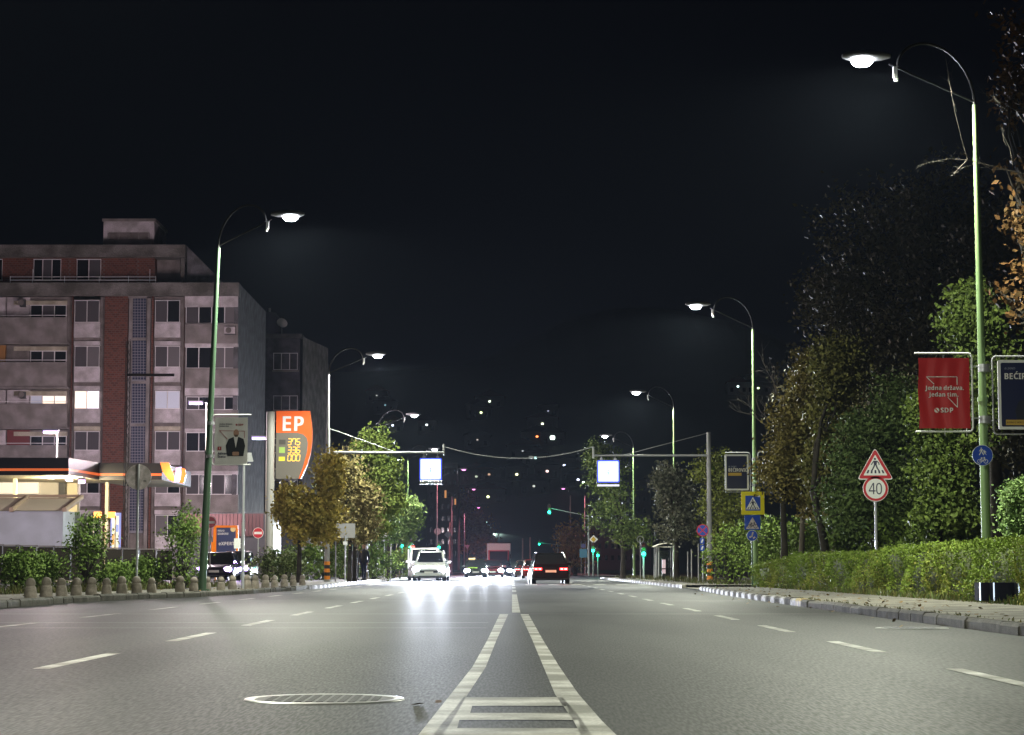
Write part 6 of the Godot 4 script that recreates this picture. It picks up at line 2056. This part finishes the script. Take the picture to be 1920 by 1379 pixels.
	obj(mb, "windscreen", plain(0.015, 0.015, 0.02, 0.05), t)
	mb = MB.new()
	mb.cbox(Vector3(0.2, 1.2, 1.16), Vector3(0.9, 0.1, 0.04))
	obj(mb, "badge_strip", plain(0.7, 0.35, 0.02, 0.5), t)
	for s in [-1, 1]:
		mb = MB.new()
		mb.tube(Vector3(s * 0.72, 0.42, 0.4), Vector3(s * 1.0, 0.42, 0.4), 0.42, 0.42, 16)
		obj(mb, "wheel", M.black, t)
		mb = MB.new()
		mb.tube(Vector3(s * 0.7, 0.42, -5.2), Vector3(s * 1.05, 0.42, -5.2), 0.42, 0.42, 16)
		obj(mb, "wheel", M.black, t)
		mb = MB.new()
		mb.cbox(Vector3(s * 0.75, 0.8, 1.14), Vector3(0.3, 0.16, 0.06))
		obj(mb, "headlight", glow(0.95, 0.95, 1.0, 120.0), t)
		mb = MB.new()
		mb.cbox(Vector3(s * 1.15, 1.9, 0.9), Vector3(0.12, 0.4, 0.1))
		obj(mb, "mirror", M.black, t)

# ---------------------------------------------------------------- people: one smooth skin round a skeleton
func smin(a, b, k) -> float:
	var h = clamp(0.5 + 0.5 * (b - a) / k, 0.0, 1.0)
	return lerp(b, a, h) - k * h * (1 - h)

func figure(bones, cell, lo: Vector3, hi: Vector3) -> ArrayMesh:
	var n = Vector3i(((hi - lo) / cell).ceil()) + Vector3i.ONE
	var f := PackedFloat32Array()
	f.resize(n.x * n.y * n.z)
	for z in n.z:
		for y in n.y:
			for x in n.x:
				var p = lo + Vector3(x, y, z) * cell
				var d = 9.0
				for b in bones:
					var a: Vector3 = b[0]
					var ab: Vector3 = b[1] - a
					var h = clamp((p - a).dot(ab) / max(ab.length_squared(), 1e-6), 0.0, 1.0)
					var e = p.distance_to(a + ab * h) - lerp(float(b[2]), float(b[3]), h)
					if e < 0.3: d = smin(d, e, 0.035)
				f[x + n.x * (y + n.y * z)] = d
	var verts := {}
	var mb := MB.new()
	var idx = func(x, y, z): return x + n.x * (y + n.y * z)
	for z in n.z - 1:
		for y in n.y - 1:
			for x in n.x - 1:
				var sum = Vector3.ZERO
				var cnt = 0
				for e in [[0, 0, 0, 1, 0, 0], [0, 1, 0, 1, 1, 0], [0, 0, 1, 1, 0, 1], [0, 1, 1, 1, 1, 1], [0, 0, 0, 0, 1, 0], [1, 0, 0, 1, 1, 0], [0, 0, 1, 0, 1, 1], [1, 0, 1, 1, 1, 1], [0, 0, 0, 0, 0, 1], [1, 0, 0, 1, 0, 1], [0, 1, 0, 0, 1, 1], [1, 1, 0, 1, 1, 1]]:
					var d0 = f[idx.call(x + e[0], y + e[1], z + e[2])]
					var d1 = f[idx.call(x + e[3], y + e[4], z + e[5])]
					if (d0 < 0) != (d1 < 0):
						var t = d0 / (d0 - d1)
						sum += Vector3(x, y, z) + Vector3(e[0], e[1], e[2]).lerp(Vector3(e[3], e[4], e[5]), t)
						cnt += 1
				if cnt:
					var p = lo + sum / cnt * cell
					var g = Vector3(f[idx.call(x + 1, y, z)] - f[idx.call(x, y, z)], f[idx.call(x, y + 1, z)] - f[idx.call(x, y, z)], f[idx.call(x, y, z + 1)] - f[idx.call(x, y, z)]).normalized()
					var best = 9.0
					for b in bones:
						var ab: Vector3 = b[1] - b[0]
						var h = clamp((p - b[0]).dot(ab) / max(ab.length_squared(), 1e-6), 0.0, 1.0)
						var e = p.distance_to(b[0] + ab * h) - lerp(float(b[2]), float(b[3]), h)
						if e < best:
							best = e
							mb.col = b[4]
					verts[idx.call(x, y, z)] = mb.vert(p, g)
	for z in range(1, n.z - 1):
		for y in range(1, n.y - 1):
			for x in range(1, n.x - 1):
				var d0 = f[idx.call(x, y, z)]
				for ax in 3:
					var d1 = f[idx.call(x + (1 if ax == 0 else 0), y + (1 if ax == 1 else 0), z + (1 if ax == 2 else 0))]
					if (d0 < 0) == (d1 < 0): continue
					var u = Vector3i(0, 1, 0) if ax == 0 else (Vector3i(0, 0, 1) if ax == 1 else Vector3i(1, 0, 0))
					var v = Vector3i(0, 0, 1) if ax == 0 else (Vector3i(1, 0, 0) if ax == 1 else Vector3i(0, 1, 0))
					var c = Vector3i(x, y, z)
					var q = [c, c - u, c - u - v, c - v]
					var ids := []
					for k in q: ids.append(verts.get(idx.call(k.x, k.y, k.z), 0))
					if d0 < 0: mb.ix.append_array([ids[0], ids[2], ids[1], ids[0], ids[3], ids[2]])
					else: mb.ix.append_array([ids[0], ids[1], ids[2], ids[0], ids[2], ids[3]])
	return mb.mesh()

func person(label, pos: Vector3, turn, coat: Color, legs: Color, stride, held):
	var t = thing("person", label, "person", pos, "people at the bus stop")
	t.rotation.y = turn
	var skin = Color(0.32, 0.19, 0.13)
	var hair = Color(0.02, 0.015, 0.012)
	var V = func(x, y, z): return Vector3(x, y, z)
	var bones = [
		[V.call(0, 0.95, 0), V.call(0, 1.36, 0), 0.15, 0.17, coat], [V.call(-0.13, 1.38, 0), V.call(0.13, 1.38, 0), 0.09, 0.09, coat],
		[V.call(0, 1.42, 0), V.call(0, 1.54, 0.01), 0.055, 0.05, skin], [V.call(0, 1.61, 0.015), V.call(0, 1.67, 0.01), 0.085, 0.1, skin], [V.call(0, 1.7, -0.02), V.call(0, 1.68, -0.04), 0.095, 0.09, hair],
		[V.call(0, 1.61, 0.1), V.call(0, 1.64, 0.11), 0.018, 0.014, skin]]
	for s in [-1, 1]:
		var fz = stride * s
		bones.append_array([
			[V.call(s * 0.19, 1.37, 0), V.call(s * 0.26, 1.1, -0.02), 0.065, 0.052, coat], [V.call(s * 0.26, 1.1, -0.02), V.call(s * 0.24, 0.87, 0.09), 0.05, 0.038, coat],
			[V.call(s * 0.24, 0.87, 0.09), V.call(s * 0.235, 0.78, 0.12), 0.036, 0.03, skin], [V.call(s * 0.215, 0.85, 0.11), V.call(s * 0.2, 0.79, 0.15), 0.016, 0.012, skin],
			[V.call(s * 0.09, 0.93, 0), V.call(s * 0.1, 0.5, fz * 0.5 + 0.02), 0.1, 0.068, legs], [V.call(s * 0.1, 0.5, fz * 0.5 + 0.02), V.call(s * 0.1, 0.09, fz), 0.064, 0.045, legs],
			[V.call(s * 0.1, 0.05, fz - 0.04), V.call(s * 0.12, 0.045, fz + 0.15), 0.045, 0.04, hair]])
	var m = StandardMaterial3D.new()
	m.vertex_color_use_as_albedo = true
	m.roughness = 0.85
	node_for(figure(bones, 0.035, Vector3(-0.42, -0.04, -0.4), Vector3(0.42, 1.85, 0.45)), "body", m, t)

func build_street_furniture():
	var mb: MB
	# stone bollards along the left kerb
	var proto := MB.new()
	proto.lathe(Vector3.ZERO, [Vector2(0.125, 0.0), Vector2(0.12, 0.1), Vector2(0.105, 0.2), Vector2(0.098, 0.215), Vector2(0.085, 0.225), Vector2(0.088, 0.24), Vector2(0.1, 0.265), Vector2(0.096, 0.31), Vector2(0.075, 0.355), Vector2(0.04, 0.38), Vector2(0.001, 0.388)], 18)
	var bm = proto.mesh()
	for px in [58, 87, 116, 143, 171, 200, 229, 257, 285, 338, 363, 388, 414, 436, 463, 478, 498, 515, 533, 550, 567]:
		var z = 30.0
		while z < 76.0 and gx(px, z) > left_kerb_x(z) - 0.5: z += 0.1
		var o = node_for(bm, "stone_bollard", M.stone, self)
		var x = gx(px, z)
		o.position = Vector3(x, 0.118, -z)
		o.rotation = Vector3(rng.randf_range(-0.05, 0.05), rng.randf() * TAU, rng.randf_range(-0.05, 0.05))
		o.scale = Vector3.ONE * rng.randf_range(0.94, 1.06)
		tag(o, "low domed stone bollard in the row along the filling station kerb", "bollard", "stone bollards along the kerb")
	# dark fence on the left
	var zf = 63.5
	var f = thing("dark_fence", "dark panel fence with a pale top rail behind the bushes", "fence", Vector3(gx(160, zf), 0.1, -zf))
	for i in 12:
		var a = -60 + i * 32.0; var yt = 1020.0 + i * 0.9
		pbox(f, "panel", a + 1.2, yt + 3, a + 30.8, 1088, zf, 0.05, plain(0.035, 0.026, 0.022, 0.8))
		pbox(f, "top_rail", a, yt, a + 32.0, yt + 2.4, zf - 0.03, 0.1, plain(0.22, 0.19, 0.2, 0.6))
		pbox(f, "post", a - 0.9, yt - 1, a + 0.9, 1090, zf - 0.05, 0.12, plain(0.05, 0.045, 0.045, 0.7))
	# railings on the right behind the hedge
	zf = 80.0
	f = thing("iron_railing", "dim iron railing seen between trunks behind the hedge end", "railing", Vector3(gx(1440, zf), 0.1, -zf))
	for i in 20:
		pbox(f, "bar", 1398 + i * 4.6, 1000, 1399 + i * 4.6, 1064, zf, 0.02, M.dark)
	pbox(f, "rail", 1398, 1000, 1487, 1001.2, zf - 0.02, 0.04, M.galv_dull)
	pbox(f, "rail", 1398, 1050, 1487, 1051.2, zf - 0.02, 0.04, M.dark)
	var matt_black = plain(0.012, 0.013, 0.02, 0.8)
	matt_black.metallic_specular = 0.1
	# planters with light strips at the hedge foot
	for q in [[1838, 1862, 35.2], [1864, 1909, 34.9], [1911, 1960, 34.6]]:
		var t = thing("light_strip_box", ["narrow black box with white light edges beside the hedge", "wide black box with white light edges beside the hedge", "black box with white light edges at the hedge end"][[1838, 1864, 1911].find(q[0])], "box", Vector3(gx((q[0] + q[1]) / 2.0, q[2]), 0.12, -q[2]), "black boxes with light strips")
		pbox(t, "case", q[0], 1093, q[1], 1127, q[2], 0.4, matt_black)
		pbox(t, "light_strip", q[0], 1093, q[0] + 1.2, 1127, q[2] - 0.03, 0.028, glow(0.7, 0.82, 1.0, 1.1))
	# bus shelter right
	var z = 116.0
	var k = z / F
	var t = thing("bus_shelter", "steel bus shelter with an arched roof on the hedge side", "bus shelter", Vector3(gx(1250, z), 0.12, -z))
	for q in [1230, 1235, 1262, 1271]:
		for d in [0.0, -1.4]:
			mb = MB.new()
			mb.tube(Vector3((q - 1250) * k, 0, d), Vector3((q - 1250) * k * 0.96, dy(t, 1026, z), d), 0.035, 0.035, 8)
			obj(mb, "post", M.galv, t)
	mb = MB.new()
	var prev = null
	for i in 11:
		var a = lerp(-1.0, 1.0, i / 10.0)
		var p = Vector3(a * 25 * k, dy(t, 1026, z) + (1 - a * a) * 0.22, 0.2)
		if prev != null:
			mb.quad(prev + Vector3(0, 0, -1.9), p + Vector3(0, 0, -1.9), p, prev)
			mb.quad(prev, p, p - Vector3(0, 0.05, 0), prev - Vector3(0, 0.05, 0))
		prev = p
	obj(mb, "arched_roof", plain(0.5, 0.48, 0.42, 0.5), t)
	pbox(t, "front_beam", 1228, 1025, 1274, 1027, z - 0.12, 0.05, plain(0.5, 0.48, 0.42, 0.5))
	for q in [[1231, 1262], [1262, 1272]]:
		pbox(t, "glass_panel", q[0] + 1, 1032, q[1] - 1, 1078, z + 1.4, 0.02, glass_pane(0.3))
	pbox(t, "bench", 1236, 1066, 1262, 1068, z + 1.0, 0.4, M.bark)
	var ad = thing("ad_column", "slim pink white lit advertising panel inside the bus shelter", "advertising panel", Vector3(gx(1245, z + 1.2), 0.12, -z - 1.2), "lit advertising panels")
	pbox(ad, "case", 1241.5, 1048, 1248.5, 1084, z + 1.2, 0.12, M.dark)
	pbox(ad, "lit_face", 1242, 1050, 1248, 1076, z + 1.18, 0.03, glow(1.0, 0.75, 0.8, 0.5))
	# lit columns left
	z = 122.0
	ad = thing("ad_column", "tall white lit advertising column behind the waiting people", "advertising panel", Vector3(gx(710, z), 0.12, -z), "lit advertising panels")
	pbox(ad, "case", 705.5, 1024, 714.5, 1084, z, 0.15, M.galv_dull)
	pbox(ad, "lit_face", 706.2, 1028, 713.8, 1068, z - 0.02, 0.03, glow(0.95, 0.95, 0.88, 0.9))
	# people
	person("person in a dark coat standing facing the road under the trees", Vector3(gx(666.5, 106.0), 0.13, -106.0), 0.3, Color(0.012, 0.012, 0.02), Color(0.015, 0.015, 0.02), 0.06, null)
	person("person in dark blue jeans standing behind a slim tree trunk", Vector3(gx(682.5, 104.0), 0.13, -104.0), -0.4, Color(0.03, 0.03, 0.04), Color(0.012, 0.018, 0.05), 0.1, null)
	# small reflective post at the gantry
	# slim trunks and poles between the street trees, left
	for q in [[655, 101.0, 1015], [688, 109.0, 985], [743, 139.0, 1020], [749, 143.0, 1025]]:
		var p = thing("plain_post", "slim post standing between the street trees of the bus stop", "post", Vector3(gx(q[0], q[1]), 0.12, -q[1]), "slim posts at the bus stop")
		mb = MB.new()
		mb.tube(Vector3.ZERO, Vector3(0, dy(p, q[2], q[1]), 0), 0.04, 0.035, 8)
		obj(mb, "shaft", plain(0.22, 0.17, 0.12, 0.7), p)
	mb = MB.new()
	mb.plate(rounded(rect(0.85, -6.0, 2.2, 6.0), 0.5), -0.05, 0.12)
	var isl = structure(mb, "refuge_island", M.pavement)
	isl.rotation.x = -PI / 2
	isl.position = Vector3(0, 0, -225.0)
	# tall masts beyond the crossing
	for q in [[980, 230.0, 1010], [994, 220.0, 1008], [1070, 240.0, 930], [843, 256.0, 980]]:
		var p = thing("far_mast", "thin tall mast beyond the crossing", "mast", Vector3(gx(q[0], q[1]), 0.12, -q[1]), "thin masts beyond the crossing")
		mb = MB.new()
		mb.tube(Vector3.ZERO, Vector3(0, dy(p, q[2], q[1]), 0), 0.12, 0.07, 8)
		obj(mb, "shaft", plain(0.35, 0.28, 0.25, 0.6), p)

func _ready():
	rng.seed = 20221
	pitch = atan((HORIZON - 689.5) / F)
	# camera
	var cam := Camera3D.new()
	cam.name = "camera"
	add_child(cam)
	cam.position = Vector3(0, CAM_Y, 0)
	cam.rotation.x = pitch
	cam.fov = rad_to_deg(2.0 * atan(689.5 / F))
	cam.near = 0.2
	cam.far = 3000.0
	cam.current = true
	# night sky, haze and exposure
	var env := Environment.new()
	var sky := Sky.new()
	var sm := ProceduralSkyMaterial.new()
	sm.sky_top_color = lin(0.0004, 0.0005, 0.0008)
	sm.sky_horizon_color = lin(0.0008, 0.001, 0.002)
	sm.ground_bottom_color = lin(0.002, 0.002, 0.002)
	sm.ground_horizon_color = lin(0.0045, 0.0052, 0.0085)
	sm.sky_curve = 0.25
	sky.sky_material = sm
	env.background_mode = Environment.BG_SKY
	env.sky = sky
	env.tonemap_mode = Environment.TONE_MAPPER_LINEAR
	env.tonemap_exposure = 1.0
	env.fog_enabled = true
	env.fog_density = 0.00013
	env.fog_light_color = Color(0.8, 0.87, 1.0)
	env.sdfgi_enabled = true
	env.ssao_enabled = true
	env.ssil_enabled = true
	var we := WorldEnvironment.new()
	we.name = "world"
	we.environment = env
	add_child(we)
	make_materials()
	build_setting()
	build_hill_houses()
	build_apartments()
	build_station()
	build_lights_and_gantries()
	build_banners()
	build_signs()
	build_vehicles()
	build_street_furniture()
	build_plants()
